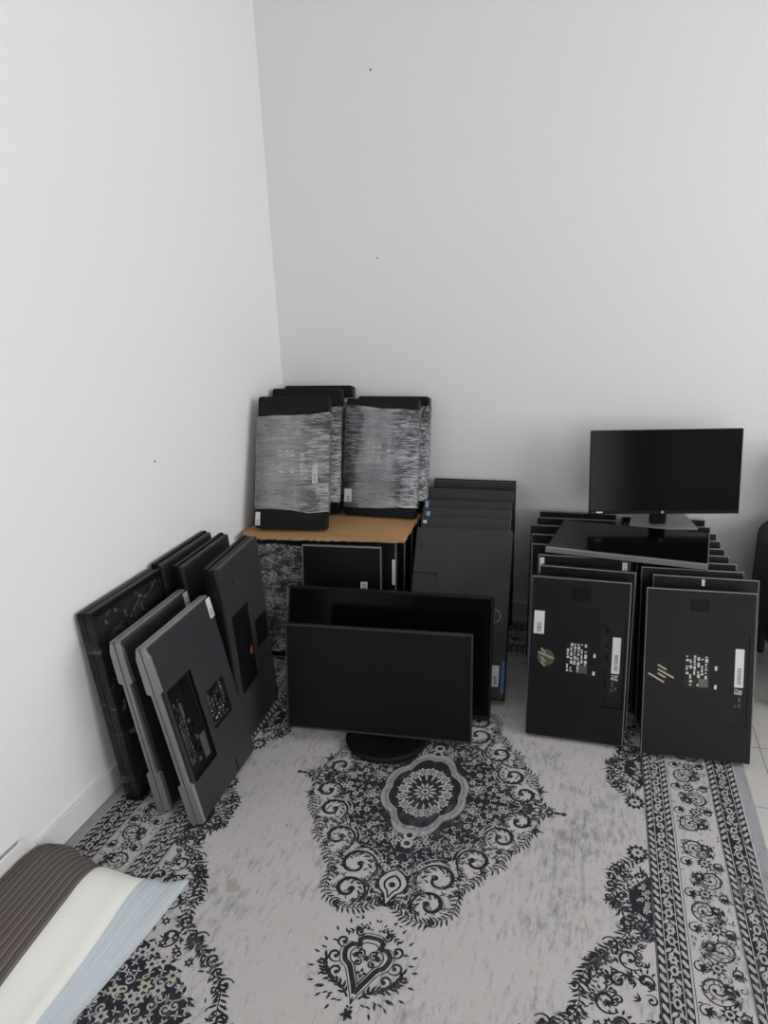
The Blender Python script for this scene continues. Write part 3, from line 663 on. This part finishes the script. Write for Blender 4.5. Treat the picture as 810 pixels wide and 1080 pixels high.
cdat = [(.718, -.753, 2.4, 34.4, .378, .632, dict(logo=True, blue=(.362, .374, .025, .138), white=(.328, .354, .045, .120)), 'graphite all-in-one with a round ring logo, frontmost of the middle file'),
        (.714, -.632, 2.6, 30.6, .364, .632, dict(logo=False, white=(.012, .026, .598, .610)), 'graphite all-in-one second from the front in the middle file'),
        (.700, -.536, 2.2, 27.5, .370, .632, dict(logo=False, blue=(.020, .036, .593, .612)), 'graphite all-in-one with a small blue square sticker, third of the middle file'),
        (.686, -.438, 1.4, 24.0, .372, .632, dict(logo=False, blue=(.010, .024, .581, .623)), 'graphite all-in-one with an upright blue tab, fourth of the middle file'),
        (.687, -.302, .6, 17.5, .366, .642, dict(logo=False), 'graphite all-in-one second from the back wall in the middle file'),
        (.695, -.124, .4, 6.6, .352, .643, dict(logo=False), 'graphite all-in-one rearmost of the middle file with a dark glossy top edge')]
for (x, y, a, le, w, t, kw, lab) in cdat:
    q = graphite_unit(w, t, **kw); place(q, (x, y, lift(le, .037)), a, le); tag(q, lab, 'computer', cg)

# ------------------------------------------------------------------ wrapped monitors on the cardboard
def wrap_shell(W, T, z0, z1, m, parent, amp=.0016, seed=3, th=TH, off=.0028, name='plastic_wrap', slope=.0):
    """stretch film wound round the body: a crinkled sleeve"""
    rnd = random.Random(seed); b = MB(); nz = 46
    ring = [(-off, -off), (W * .25, -off), (W * .5, -off), (W * .75, -off), (W + off, -off), (W + off, th / 2), (W + off, th + off), (W * .5, th + off), (-off, th + off), (-off, th / 2)]
    rows = []
    for j in range(nz + 1):
        row = []
        for i, (x, y) in enumerate(ring):
            t = j / nz; e = slope * (x / W - .5); z = z0 + (z1 - z0) * t + e * (1 if t > .5 else -1) * abs(2 * t - 1) + (rnd.uniform(-.004, .004) if 0 < j < nz else rnd.uniform(-.006, .006))
            k = rnd.uniform(-amp, amp * .3); row.append((x + (k if x < 0 else -k if x > W else 0), y + (k if y < 0 else -k if y > th else 0), z))
        rows.append(row)
    n = len(ring); b.v = [p for r_ in rows for p in r_]; i_ = b.mi(m)
    for j in range(nz):
        for i in range(n): k = (i + 1) % n; b.f.append((j * n + i, j * n + k, (j + 1) * n + k, (j + 1) * n + i)); b.m.append(i_)
    return b.build(name, parent, smooth=True)
def wrapped_monitor(W, T, m, detail=0, z0=.075, z1=.455, slope=.01, seed=5, sticker=None, rounded=.012):
    r = empty('wrapped_monitor')
    b = MB(); poly = []
    for (cx, cz, a0) in ((W - rounded, rounded, -90), (W - rounded, T - rounded, 0), (rounded, T - rounded, 90), (rounded, rounded, 180)):
        for k in range(5): t = R(a0 + k * 22.5); poly.append((cx + rounded * math.cos(t), cz + rounded * math.sin(t)))
    b.prism(poly, 'y', 0, .026, M['black'], .0015); b.build('rear_cover', r)
    b = MB(); ins = [(p[0] + (.0015 if p[0] < W / 2 else -.0015), p[1] + (.0015 if p[1] < T / 2 else -.0015)) for p in poly]; b.prism(ins, 'y', .026, .033, M['silver']); b.build('silver_rim', r)['label'] = 'thin silver rim'
    b = MB(); b.prism(poly, 'y', .033, TH, M['deep'], .001); b.build('bezel', r)
    b = MB(); b.box(.008, W - .014, TH, TH + .0008, .008, T - .008, M['screen']); b.build('screen', r)
    if detail:
        b = MB(); b.box(.075, .215, -.0006, .0, .195, .325, M['recess']); text_rows(b, .095, .165, .225, .318, 3, -.0009, M['speck'], seed); text_rows(b, .185, .205, .215, .31, 1, -.0009, M['white'], seed + 1); b.build('rating_label', r)
        b = MB(); b.box(W - .078, W - .012, -.001, .001, .10, .42, M['recess'], .001); b.build('port_panel', r)
        if detail == 1: barcode_label('serial_label', .234, .256, .182, .258, -.001, r, 5)
    if sticker: barcode_label('paper_sticker', *sticker, -.0045, r, 6)
    wrap_shell(W, T, z0, z1, m, r, seed=seed, slope=slope)['label'] = 'crinkled clear stretch film'
    return r
BZ = .5265
wl = lambda le: BZ + TH * math.sin(R(le))
wg = 'film-wrapped monitors standing on the cardboard'
q = wrapped_monitor(.297, .538, M['film_a'], 1, .072, .462, .012, 5, (.002, .022, .012, .066)); place(q, (.056, -.512, wl(20)), 7.5, 20); tag(q, 'film-wrapped monitor at the front left of the cardboard with a cloudy grey sleeve', 'monitor', wg)
q = wrapped_monitor(.300, .508, M['film_b'], 0, .07, .45, .01, 15); place(q, (.004, -.395, wl(18)), 2.5, 18); tag(q, 'film-wrapped monitor closest to the left wall, peeking out left of the cloudy front one', 'monitor', wg)
q = wrapped_monitor(.312, .533, M['film_b'], 0, .06, .455, .01, 25); place(q, (.012, -.272, wl(14)), 1.5, 14); tag(q, 'film-wrapped monitor showing a bright streaky edge right of the cloudy front one', 'monitor', wg)
q = wrapped_monitor(.314, .532, M['film_b'], 0, .06, .475, .01, 35); place(q, (.034, -.178, wl(13)), 3, 13); tag(q, 'tallest film-wrapped monitor in the corner behind the left group on the cardboard', 'monitor', wg)
q = wrapped_monitor(.312, .490, M['film_b'], 2, .040, .452, -.01, 45, (.002, .034, .055, .110), .008); place(q, (.347, -.256, wl(13.6)), -.8, 13.6); tag(q, 'film-wrapped monitor at the right of the cardboard with shiny streaks and a low white sticker', 'monitor', wg)
q = wrapped_monitor(.314, .487, M['film_c'], 0, .05, .44, .01, 55); place(q, (.368, -.166, wl(13)), -.5, 13); tag(q, 'film-wrapped monitor rearmost on the right side of the cardboard against the back wall', 'monitor', wg)

# cardboard sheet with torn front and right edges
random.seed(5)
front = [(.03 + i * .0135, -.583 + .072 * (i / 48) ** 1.1 + random.uniform(-.004, .004)) for i in range(49)]
right = [(.682 - .022 * k / 16 + random.uniform(-.006, .004), -.508 + k * .0305) for k in range(1, 17)]
outl = front + right + [(.655, -.004), (.004, -.004), (.004, -.52)]
b = MB(); n = len(outl); zt = .5265; zb = .5195
b.face([(p[0], p[1], zt) for p in outl], M['card']); b.face([(p[0], p[1], zb) for p in outl[::-1]], M['card'])
for i in range(n): j = (i + 1) % n; b.face([(*outl[i], zb), (*outl[j], zb), (*outl[j], zt), (*outl[i], zt)], M['cardedge'])
o = b.build('cardboard_sheet'); tag(o, 'torn brown cardboard sheet lying across the standing monitors in the corner', 'cardboard')

# monitors carrying the cardboard (screens outwards)
def carrier(W, T, wrapped=False, tab=None, low=None, seed=2):
    r = empty('standing_monitor')
    b = MB(); b.box(0, W, .006, TH, 0, T, M['black'], .003); b.build('housing', r)
    b = MB(); 
    for (x0, x1, z0, z1) in ((0, W, T - .005, T), (W - .003, W, 0, T - .005), (0, .003, 0, T - .005), (0, W, 0, .004)): b.box(x0, x1, .0, .0065, z0, z1, M['silver'])
    b.build('silver_rim', r)['label'] = 'thin silver rim'
    b = MB(); b.box(.003, W - .003, .001, .0065, .004, T - .005, M['screen_matte'] if not wrapped else M['black']); b.build('screen', r)
    if tab: barcode_label('paper_sticker', *tab, 0.001, r, seed, False)
    if low:
        b = MB(); b.box(*low[:2], 0., .001, *low[2:], M['white']); w = low[1] - low[0]; h = low[3] - low[2]
        for k in range(5):
            for l in range(5):
                if (k * 7 + l * 3 + k * l) % 3: b.face([(low[0] + w * (.2 + .12 * k), -.0003, low[2] + h * (.2 + .12 * l)), (low[0] + w * (.31 + .12 * k), -.0003, low[2] + h * (.2 + .12 * l)), (low[0] + w * (.31 + .12 * k), -.0003, low[2] + h * (.31 + .12 * l)), (low[0] + w * (.2 + .12 * k), -.0003, low[2] + h * (.31 + .12 * l))], M['ink'])
        b.build('square_sticker', r)['label'] = 'white square sticker'
    if wrapped: wrap_shell(W, T, .03, T - .035, M['film_c'], r, .003, seed)['label'] = 'crumpled clear stretch film'
    return r
ug = 'standing monitors carrying the cardboard'
for (x, y, a, le, W, kw, lab) in ((.303, -.685, 5.0, 10, .312, dict(low=(.232, .258, .340, .373)), 'dark-screened monitor standing in front under the cardboard with a small white square sticker'),
                                  (.338, -.612, 4.0, 10, .315, dict(tab=(.300, .311, .34, .44), seed=3), 'monitor standing second under the cardboard with a white tab on its right edge'),
                                  (.350, -.515, 1.5, 10, .312, dict(), 'third monitor back under the cardboard, seen as a thin right edge'),
                                  (.358, -.430, 1.5, 10, .312, dict(), 'fourth monitor back under the cardboard, seen as a thin right edge'),
                                  (.366, -.345, 1.0, 10, .310, dict(), 'fifth monitor back under the cardboard, beside the graphite file'),
                                  (.010, -.600, 1.5, 10, .285, dict(wrapped=True, seed=9), 'monitor crumpled in silvery stretch film under the left end of the cardboard')):
    q = carrier(W, .510, **kw); place(q, (x, y, lift(le)), a, le); tag(q, lab, 'monitor', ug)

# ------------------------------------------------------------------ units leaning on the left wall
def silver_unit(W, T, full=True):
    """all-in-one with a stepped silver side; face to -Y local, the stepped side at x = 0"""
    r = empty('silver_edged_computer'); th = .046
    b = MB(); cells = [(.018, .148, .122, .410, .014), (.180, .290, .188, .308, .008)] if full else []
    b.slab(W, T, 0, .016, cells, M['graphite'], M['recess'], .006); rc = b.build('rear_cover', r, bevel=.003)
    # side rails: (z, y) outline, thick at both ends and thin in the middle
    def rail(y_out_thick, y_out_thin, y_in):
        zs = [0, .004, .125, .131, .415, .421, T - .03, T]; 
        ys = [y_out_thin + (y_out_thick - y_out_thin) * .3, y_out_thick, y_out_thick, y_out_thin, y_out_thin, y_out_thick, y_out_thick * .9 + y_in * .1, y_in * .55 + y_out_thick * .45]
        return [(y, z) for y, z in zip(ys, zs)] + [(y_in, T), (y_in, 0)]
    b = MB(); b.prism(rail(.000, .0105, .0215), 'x', -.006, .012, M['silver'], .001); b.prism(rail(.046, .034, .0245), 'x', -.006, .012, M['silver'], .001)
    b.box(-.006, W, .0245, .034, T - .006, T + .001, M['silver'], .001); b.box(-.006, W, .010, .0215, T - .006, T + .001, M['silver'], .001)
    b.build('silver_frame', r)['label'] = 'stepped silver side frame'
    b = MB(); b.box(-.004, W, .0205, .0255, .002, T - .002, M['deep']); b.build('seam', r)
    b = MB(); b.box(.004, W, .016, .042, .002, T - .006, M['deep'], .002); b.build('bezel', r)
    b = MB(); b.box(.02, W - .012, .042, .043, .012, T - .014, M['screen']); b.build('screen', r)
    barcode_label('paper_sticker', W - .030, W - .004, T - .068, T - .004, .0, rc, 14)
    if full:
        b = MB(); text_rows(b, .04, .075, .16, .36, 3, .0135, M['dimprint'], 3); b.build('port_print', rc)
        for (x0, x1, z0, z1, m) in ((.108, .136, .140, .215, M['dimprint']), (.062, .074, .300, .345, M['dimprint']), (.100, .125, .355, .395, M['deep'])) + tuple((.078 + .016 * (k % 2), .089 + .016 * (k % 2), .150 + k * .021, .161 + k * .021, M['deep'] if k % 3 else M['dimprint']) for k in range(7)):
            b = MB(); b.box(x0, x1, .010, .014, z0, z1, m, .001); b.build('port', rc)
        b = MB(); rnd = random.Random(4); text_rows(b, .19, .285, .195, .302, 5, .0078, M['dimprint'], 21)
        for k in range(7): x, z = rnd.uniform(.19, .28), rnd.uniform(.20, .30); b.cyl((x, z), 'y', .0022, .0022, .0065, .0077, M['speck'], 10)
        b.build('rating_label', rc)
        b = MB(); b.box(.225, .232, -.0008, .002, .012, .050, M['deep']); b.build('lock_slot', rc)
    return r
lg = 'computers leaning on the left wall'
l1 = silver_unit(.348, .556); place(l1, (.353, -1.540, lift(10.6, .046)), 92.1, 10.6); tag(l1, 'silver-edged all-in-one leaning nearest the camera by the left wall, ports showing', 'computer', lg)
l2 = silver_unit(.358, .548, False); place(l2, (.226, -1.512, lift(8.2, .046)), 92.0, 8.2); tag(l2, 'silver-edged all-in-one sandwiched behind the front one by the left wall', 'computer', lg)
# wrapped black slab next to the wall
r = empty('wrapped_display'); W, T = .344, .612
b = MB(); b.box(0, W, 0, .024, 0, T, M['black'], .003); b.build('rear_cover', r)
b = MB(); b.box(.0, W, .027, .050, 0, T, M['black'], .003); b.build('bezel', r)
b = MB(); b.box(.002, W - .002, .0235, .0275, .002, T - .002, M['deep']); b.build('seam', r)
b = MB(); b.box(.012, W - .012, .050, .0508, .012, T - .012, M['screen']); b.build('screen', r)
wrap_shell(W, T, .02, T - .02, M['film_d'], r, .0015, 77, .050, .0022)['label'] = 'tight clear film with a few shiny creases'
place(r, (.113, -1.502, lift(6.0, .05)), 90.2, 6.0); tag(r, 'black film-wrapped display flat against the left wall behind the silver-edged pair', 'monitor', lg)
def dark_unit(W, T, full):
    r = empty('all_in_one_computer'); th = .052 if full else .037
    b = MB(); b.slab(W, T, 0, .020, [(.045, .175, .172, .450, .016), (.21, .315, .255, .357, .006)] if full else [], M['graphite'], M['recess'], .004); rc = b.build('rear_cover', r, bevel=.006)
    b = MB(); b.prism([(.012, .0), (.020, -.0)] and [(.020, .004), (.008, .10), (.004, .30), (.008, T - .10), (.020, T - .004), (th - .016, T - .004), (th - .016, .004)], 'x', .0, W, M['black'], .001); b.build('side_shell', r)
    b = MB(); b.box(0, W, th - .016, th, 0, T, M['deep'], .002); b.build('bezel', r)
    b = MB(); b.box(.012, W - .012, th, th + .0008, .012, T - .012, M['screen']); b.build('screen', r)
    if full:
        b = MB(); b.box(.150, .172, .004, .016, .262, .292, M['orange'], .003); b.build('release_latch', rc)['label'] = 'orange latch'
        for k in range(5):
            b = MB(); b.box(.105 + .012 * (k % 2), .113 + .012 * (k % 2), .012, .016, .27 + .018 * k, .282 + .018 * k, M['speck'] if k % 2 else M['dimprint'], .001); b.build('port', rc)
        b = MB(); text_rows(b, .225, .30, .265, .345, 5, .0055, M['dimprint'], 17); b.build('rating_label', rc)
        b = MB(); b.cyl((.085, .556), 'y', .005, .005, -.0006, .001, M['deep'], 16); b.build('screw_hole', rc)
    return r
q = dark_unit(.325, .636, True); place(q, (.300, -1.182, lift(2.6, .052)), 95.0, 2.6); tag(q, 'graphite all-in-one with an orange latch leaning by the left wall in front of the corner', 'computer', lg)
q = dark_unit(.335, .622, False); place(q, (.176, -1.145, lift(5, .037)), 92.5, 5.0); tag(q, 'black all-in-one leaning just behind the orange-latched one by the left wall', 'computer', lg)
q = dark_unit(.340, .622, False); place(q, (.086, -1.145, lift(4, .037)), 91.5, 4.0); tag(q, 'black all-in-one flat to the left wall, third back from the corner-side front', 'computer', lg)

# ------------------------------------------------------------------ the two displays in front, screens to the camera
r = empty('desktop_monitor', (.424, -1.114, .064), 4.4, 8.5); W, T = .613, .357
b = MB(); b.box(0, W, .004, .022, 0, T, M['black'], .002); b.box(.14, W - .14, .022, .052, .05, T - .06, M['black'], .012); b.build('rear_cover', r)
b = MB()
for (x0, x1, z0, z1) in ((0, W, T - .005, T), (0, W, 0, .006), (0, .005, .006, T - .005), (W - .005, W, .006, T - .005)): b.box(x0, x1, 0, .006, z0, z1, M['graphite'], .001)
b.build('bezel', r)
b = MB(); b.box(.005, W - .005, .0012, .005, .006, T - .005, M['screen_matte']); b.build('screen', r)
b = MB(); bz = []
# stand column and round base are written in the tilted frame of the screen
inv = (Matrix.Translation(r.location) @ r.rotation_euler.to_matrix().to_4x4()).inverted()
def into(mb):
    mb.v = [tuple(inv @ Vector(v)) for v in mb.v]; return mb
b = MB(); b.prism([(.700, -1.005), (.785, -1.000), (.785, -.975), (.700, -.98)], 'z', .024, .24, M['black'], .004); into(b).build('stand_column', r)
b = MB(); n = 48; prof = [(.0, .0078), (.132, .0078), (.138, .010), (.138, .017), (.128, .0235), (.05, .0255), (.0, .0255)]
for i in range(n):
    t0, t1 = 2 * math.pi * i / n, 2 * math.pi * (i + 1) / n
    for (r0, z0), (r1, z1) in zip(prof, prof[1:]):
        q = [(.742 + r0 * math.cos(t0), -1.022 + r0 * math.sin(t0), z0), (.742 + r0 * math.cos(t1), -1.022 + r0 * math.sin(t1), z0), (.742 + r1 * math.cos(t1), -1.022 + r1 * math.sin(t1), z1), (.742 + r1 * math.cos(t0), -1.022 + r1 * math.sin(t0), z1)]
        if r0 == 0: q = q[1:]
        if r1 == 0: q = q[:3]
        b.face(q, M['black'])
into(b).build('round_base', r, smooth=False)
tag(r, 'wide black monitor on a round base standing on the rug in front of everything', 'monitor')
r = empty('large_display', (.322, -.908, lift(17.2, .045)), 3.3, 17.2); W, T = .742, .424
b = MB(); b.box(0, W, .004, .045, 0, T, M['black'], .003); b.build('rear_cover', r)
b = MB()
for (x0, x1, z0, z1) in ((0, W, T - .008, T), (0, W, 0, .016), (0, .007, .016, T - .008), (W - .007, W, .016, T - .008)): b.box(x0, x1, 0, .006, z0, z1, M['black'], .001)
b.build('bezel', r)
b = MB(); b.box(.007, W - .007, .0015, .005, .016, T - .008, M['screen']); b.build('screen', r)
tag(r, 'larger black display without a stand leaning behind the round-based monitor', 'monitor')

# ------------------------------------------------------------------ the display on top of the files, and the one lying flat
r = empty('desktop_monitor', (1.353, -.299, .604), 10.4, 7.7); W, T = .541, .315
b = MB(); b.box(0, W, .004, .018, 0, T, M['black'], .002); b.box(.10, W - .10, .018, .045, .04, T - .05, M['black'], .01); b.build('rear_cover', r)
b = MB()
for (x0, x1, z0, z1) in ((0, W, T - .003, T), (0, W, 0, .013), (0, .003, .013, T - .003), (W - .003, W, .013, T - .003)): b.box(x0, x1, 0, .006, z0, z1, M['deep'], .0008)
b.build('bezel', r)
b = MB(); b.box(.003, W - .003, .0012, .005, .013, T - .003, M['screen']); b.build('screen', r)
b = MB(); b.cyl((.268, .007), 'y', .0055, .0055, -.0008, .0, M['silver'], 20); b.build('logo', r)
b = MB(); b.box(.026, .050, -.0006, 0, .0045, .0095, M['white']); b.box(.010, .018, -.0006, 0, .0045, .0085, M['dimprint']); b.build('model_print', r)
inv = (Matrix.Translation(r.location) @ r.rotation_euler.to_matrix().to_4x4()).inverted()
b = MB(); b.prism([(1.583, -.175), (1.640, -.165), (1.634, -.135), (1.577, -.145)], 'z', .537, .80, M['black'], .004); b.prism([(1.60, -.205), (1.625, -.202), (1.620, -.15), (1.598, -.15)], 'z', .70, .76, M['black'], .003); into(b).build('stand_column', r)
b = MB(); b.prism([(1.500, -.235), (1.752, -.200), (1.722, -.02), (1.520, -.05)], 'z', .5295, .538, M['grey_metal'], .002); into(b).build('stand_foot', r)['label'] = 'flat grey metal foot'
tag(r, 'black widescreen monitor standing on its foot on top of the filed monitors', 'monitor')
r = empty('lying_monitor', (1.213, -.560, .5335), -7.8, 0)
W, D = .525, .335
b = MB(); b.box(0, W, 0, D, 0, .014, M['black'], .004); b.build('rear_cover', r)
b = MB(); b.box(-.001, W + .001, -.001, .012, .004, .0225, M['silver'], .0015); b.build('front_strip', r)['label'] = 'silver front edge strip'
b = MB(); b.box(0, W, .010, D, .0135, .020, M['deep'], .001)
b.build('bezel', r)
b = MB(); b.box(.004, W - .004, .0125, D - .004, .0195, .0215, M['screen']); b.build('screen', r)
b = MB(); b.box(W - .0015, W + .001, .012, D, .012, .0215, M['silver'], .0005); b.build('side_rim', r)
tag(r, 'monitor lying face up across the two files with a silver front edge', 'monitor')

# ------------------------------------------------------------------ pillow in the lower left, board behind it
def hp(x, d):
    """pillow height at x from the wall, d metres in from its far end"""
    e = min(1, max(0, d) / .13); e = math.sqrt(max(0, 1 - (1 - e) ** 2))
    px = [(0, .088), (.05, .104), (.12, .112), (.20, .104), (.27, .078), (.32, .050), (.36, .026), (.40, .012)]
    for (a, za), (b_, zb_) in zip(px, px[1:]):
        if a <= x <= b_: t = (x - a) / (b_ - a); t = t * t * (3 - 2 * t) * .5 + t * .5; z = za + (zb_ - za) * t; break
    else: z = px[-1][1]
    low = .010
    return low + (z - low) * (.10 + .90 * e)
r = empty('striped_pillow', (.016, -1.735, .0078))
def cloth(x0, x1, m, name, lip=0., nx=30, ny=60, far=lambda x: 0., L=1.05, parent=None):
    b = MB(); b.uv = []
    for j in range(ny + 1):
        for i in range(nx + 1):
            u = i / nx; s = (j / ny); yy = s * s * .55 + s * .45; x = x0 + (x1 - x0) * u; f = far(x); d = yy * L
            xx = x + .012 * math.sin(d * 5.5 + 1) * (x / .4) * (1 if x > .2 else x / .2) + d * (.12 * min(1, x / .2) if x < .28 else .12 - (x - .28) / .108 * .19)
            z = hp(x, d) + lip + .0022 * math.sin(31 * x + 9 * d) * min(1, d / .05) + .0015 * math.sin(17 * d - 20 * x)
            b.v.append((xx, f - d, z)); b.uv.append((x, d))
    i_ = b.mi(m)
    for j in range(ny):
        for i in range(nx): k = j * (nx + 1) + i; b.f.append((k, k + nx + 1, k + nx + 2, k + 1)); b.m.append(i_)
    # far hem down to the rug, and the far right-hand edge
    k0 = len(b.v)
    for i in range(nx + 1): p = b.v[i]; b.v.append((p[0], p[1] + .003, 0)); b.uv.append((b.uv[i][0], -.02))
    for i in range(nx): b.f.append((i, i + 1, k0 + i + 1, k0 + i)); b.m.append(i_)
    k1 = len(b.v)
    for j in range(ny + 1): p = b.v[j * (nx + 1) + nx]; b.v.append((p[0], p[1], 0)); b.uv.append(b.uv[j * (nx + 1) + nx])
    for j in range(ny): b.f.append((j * (nx + 1) + nx, (j + 1) * (nx + 1) + nx, k1 + j + 1, k1 + j)); b.m.append(i_)
    return b.build(name, parent, smooth=True)
def farf(x):
    P = [(0, -.004), (.06, -.006), (.12, -.030), (.19, -.048), (.27, -.046), (.33, -.030), (.40, .002)]
    for (a, ya), (c, yc) in zip(P, P[1:]):
        if x <= c: t = (x - a) / (c - a); t = t * t * (3 - 2 * t); return ya + (yc - ya) * t
    return P[-1][1]
cloth(.0, .192, M['brown_stripe'], 'brown_striped_panel', 0, 30, 60, farf, parent=r)['label'] = 'brown striped panel'
cloth(.192, .300, M['cream'], 'cream_panel', 0.0005, 16, 60, farf, parent=r)['label'] = 'plain cream panel'
cloth(.300, .390, M['blue_stripe'], 'blue_striped_hem', .001, 12, 60, farf, parent=r)['label'] = 'pale blue striped hem'
tag(r, 'brown, cream and pale blue striped pillow on the rug at the left wall', 'pillow')
b = MB(); b.box(.001, .010, -2.9, -1.83, .0078, .134, M['white_pl'], .003); o = b.build('white_board'); tag(o, 'white board edge standing between the striped pillow and the left wall', 'board')

# ------------------------------------------------------------------ armchair at the right edge
r = empty('armchair', (1.978, -.60, 0), 0, 0)
def soft_box(name, x0, x1, y0, y1, z0, z1, rad):
    b = MB(); b.box(x0, x1, y0, y1, z0, z1, M['fabric_black'], rad, 6); return b.build(name, r, smooth=True)
soft_box('armrest', 0, .15, 0, .56, .165, .555, .06); soft_box('armrest', .62, .77, 0, .56, .165, .555, .06)
soft_box('seat', .14, .63, -.02, .50, .20, .43, .05); soft_box('backrest', .12, .65, .40, .58, .22, .86, .07)
for (x, y, sx, sy) in ((.06, .07, -1, -1), (.71, .07, 1, -1), (.06, .50, -1, 1), (.71, .50, 1, 1)):
    b = MB(); b.cyl((x, y), 'z', .014, .026, .0, .175, M['wood'], 16); b.build('leg', r)['label'] = 'dark wooden leg'
tag(r, 'black padded armchair with dark legs cut off by the right edge of the view', 'armchair')

# ------------------------------------------------------------------ light, camera
def area(name, loc, rot, sx, sy, energy, col):
    l = bpy.data.lights.new(name, 'AREA'); l.shape = 'RECTANGLE'; l.size = sx; l.size_y = sy; l.energy = energy; l.color = col
    o = bpy.data.objects.new(name, l); o.location = loc; o.rotation_euler = rot; C.objects.link(o); return o
area('window_daylight', (XR + .25, (WY0 + WY1) / 2, (WZ0 + WZ1) / 2), (0, R(90), 0), WZ1 - WZ0, WY1 - WY0, 178, (.985, .99, 1))
area('doorway_fill', ((DX0 + DX1) / 2, YF - .3, 1.25), (R(90), 0, 0), DX1 - DX0, 2.1, 68, (.985, .985, 1))  # added frontal fill, shining in through the made-up doorway behind the camera
w = bpy.data.worlds.new('daylight'); sc.world = w; w.use_nodes = True
bg = w.node_tree.nodes['Background']; bg.inputs['Color'].default_value = (.80, .88, 1, 1); bg.inputs['Strength'].default_value = 1.0

f, pitch, roll, yaw = 755.74, .3022484, -.0390189, -.2982710
fw = Vector((math.sin(yaw) * math.cos(pitch), math.cos(yaw) * math.cos(pitch), -math.sin(pitch))); rt = Vector((math.cos(yaw), -math.sin(yaw), 0)); up = rt.cross(fw)
r2 = math.cos(roll) * rt + math.sin(roll) * up; u2 = -math.sin(roll) * rt + math.cos(roll) * up
cam = bpy.data.cameras.new('camera'); co = bpy.data.objects.new('camera', cam); C.objects.link(co)
cam.sensor_fit = 'HORIZONTAL'; cam.sensor_width = 36; cam.lens = f / 810 * 36; cam.clip_start = .02
co.matrix_world = Matrix(((r2.x, u2.x, -fw.x, 1.36942), (r2.y, u2.y, -fw.y, -2.99686), (r2.z, u2.z, -fw.z, 1.45), (0, 0, 0, 1)))
sc.camera = co
vs = sc.view_settings; vs.view_transform = 'Standard'; vs.look = 'None'; vs.gamma = 1; vs.use_curve_mapping = False; vs.exposure = -0.84
sc.cycles.use_denoising = True
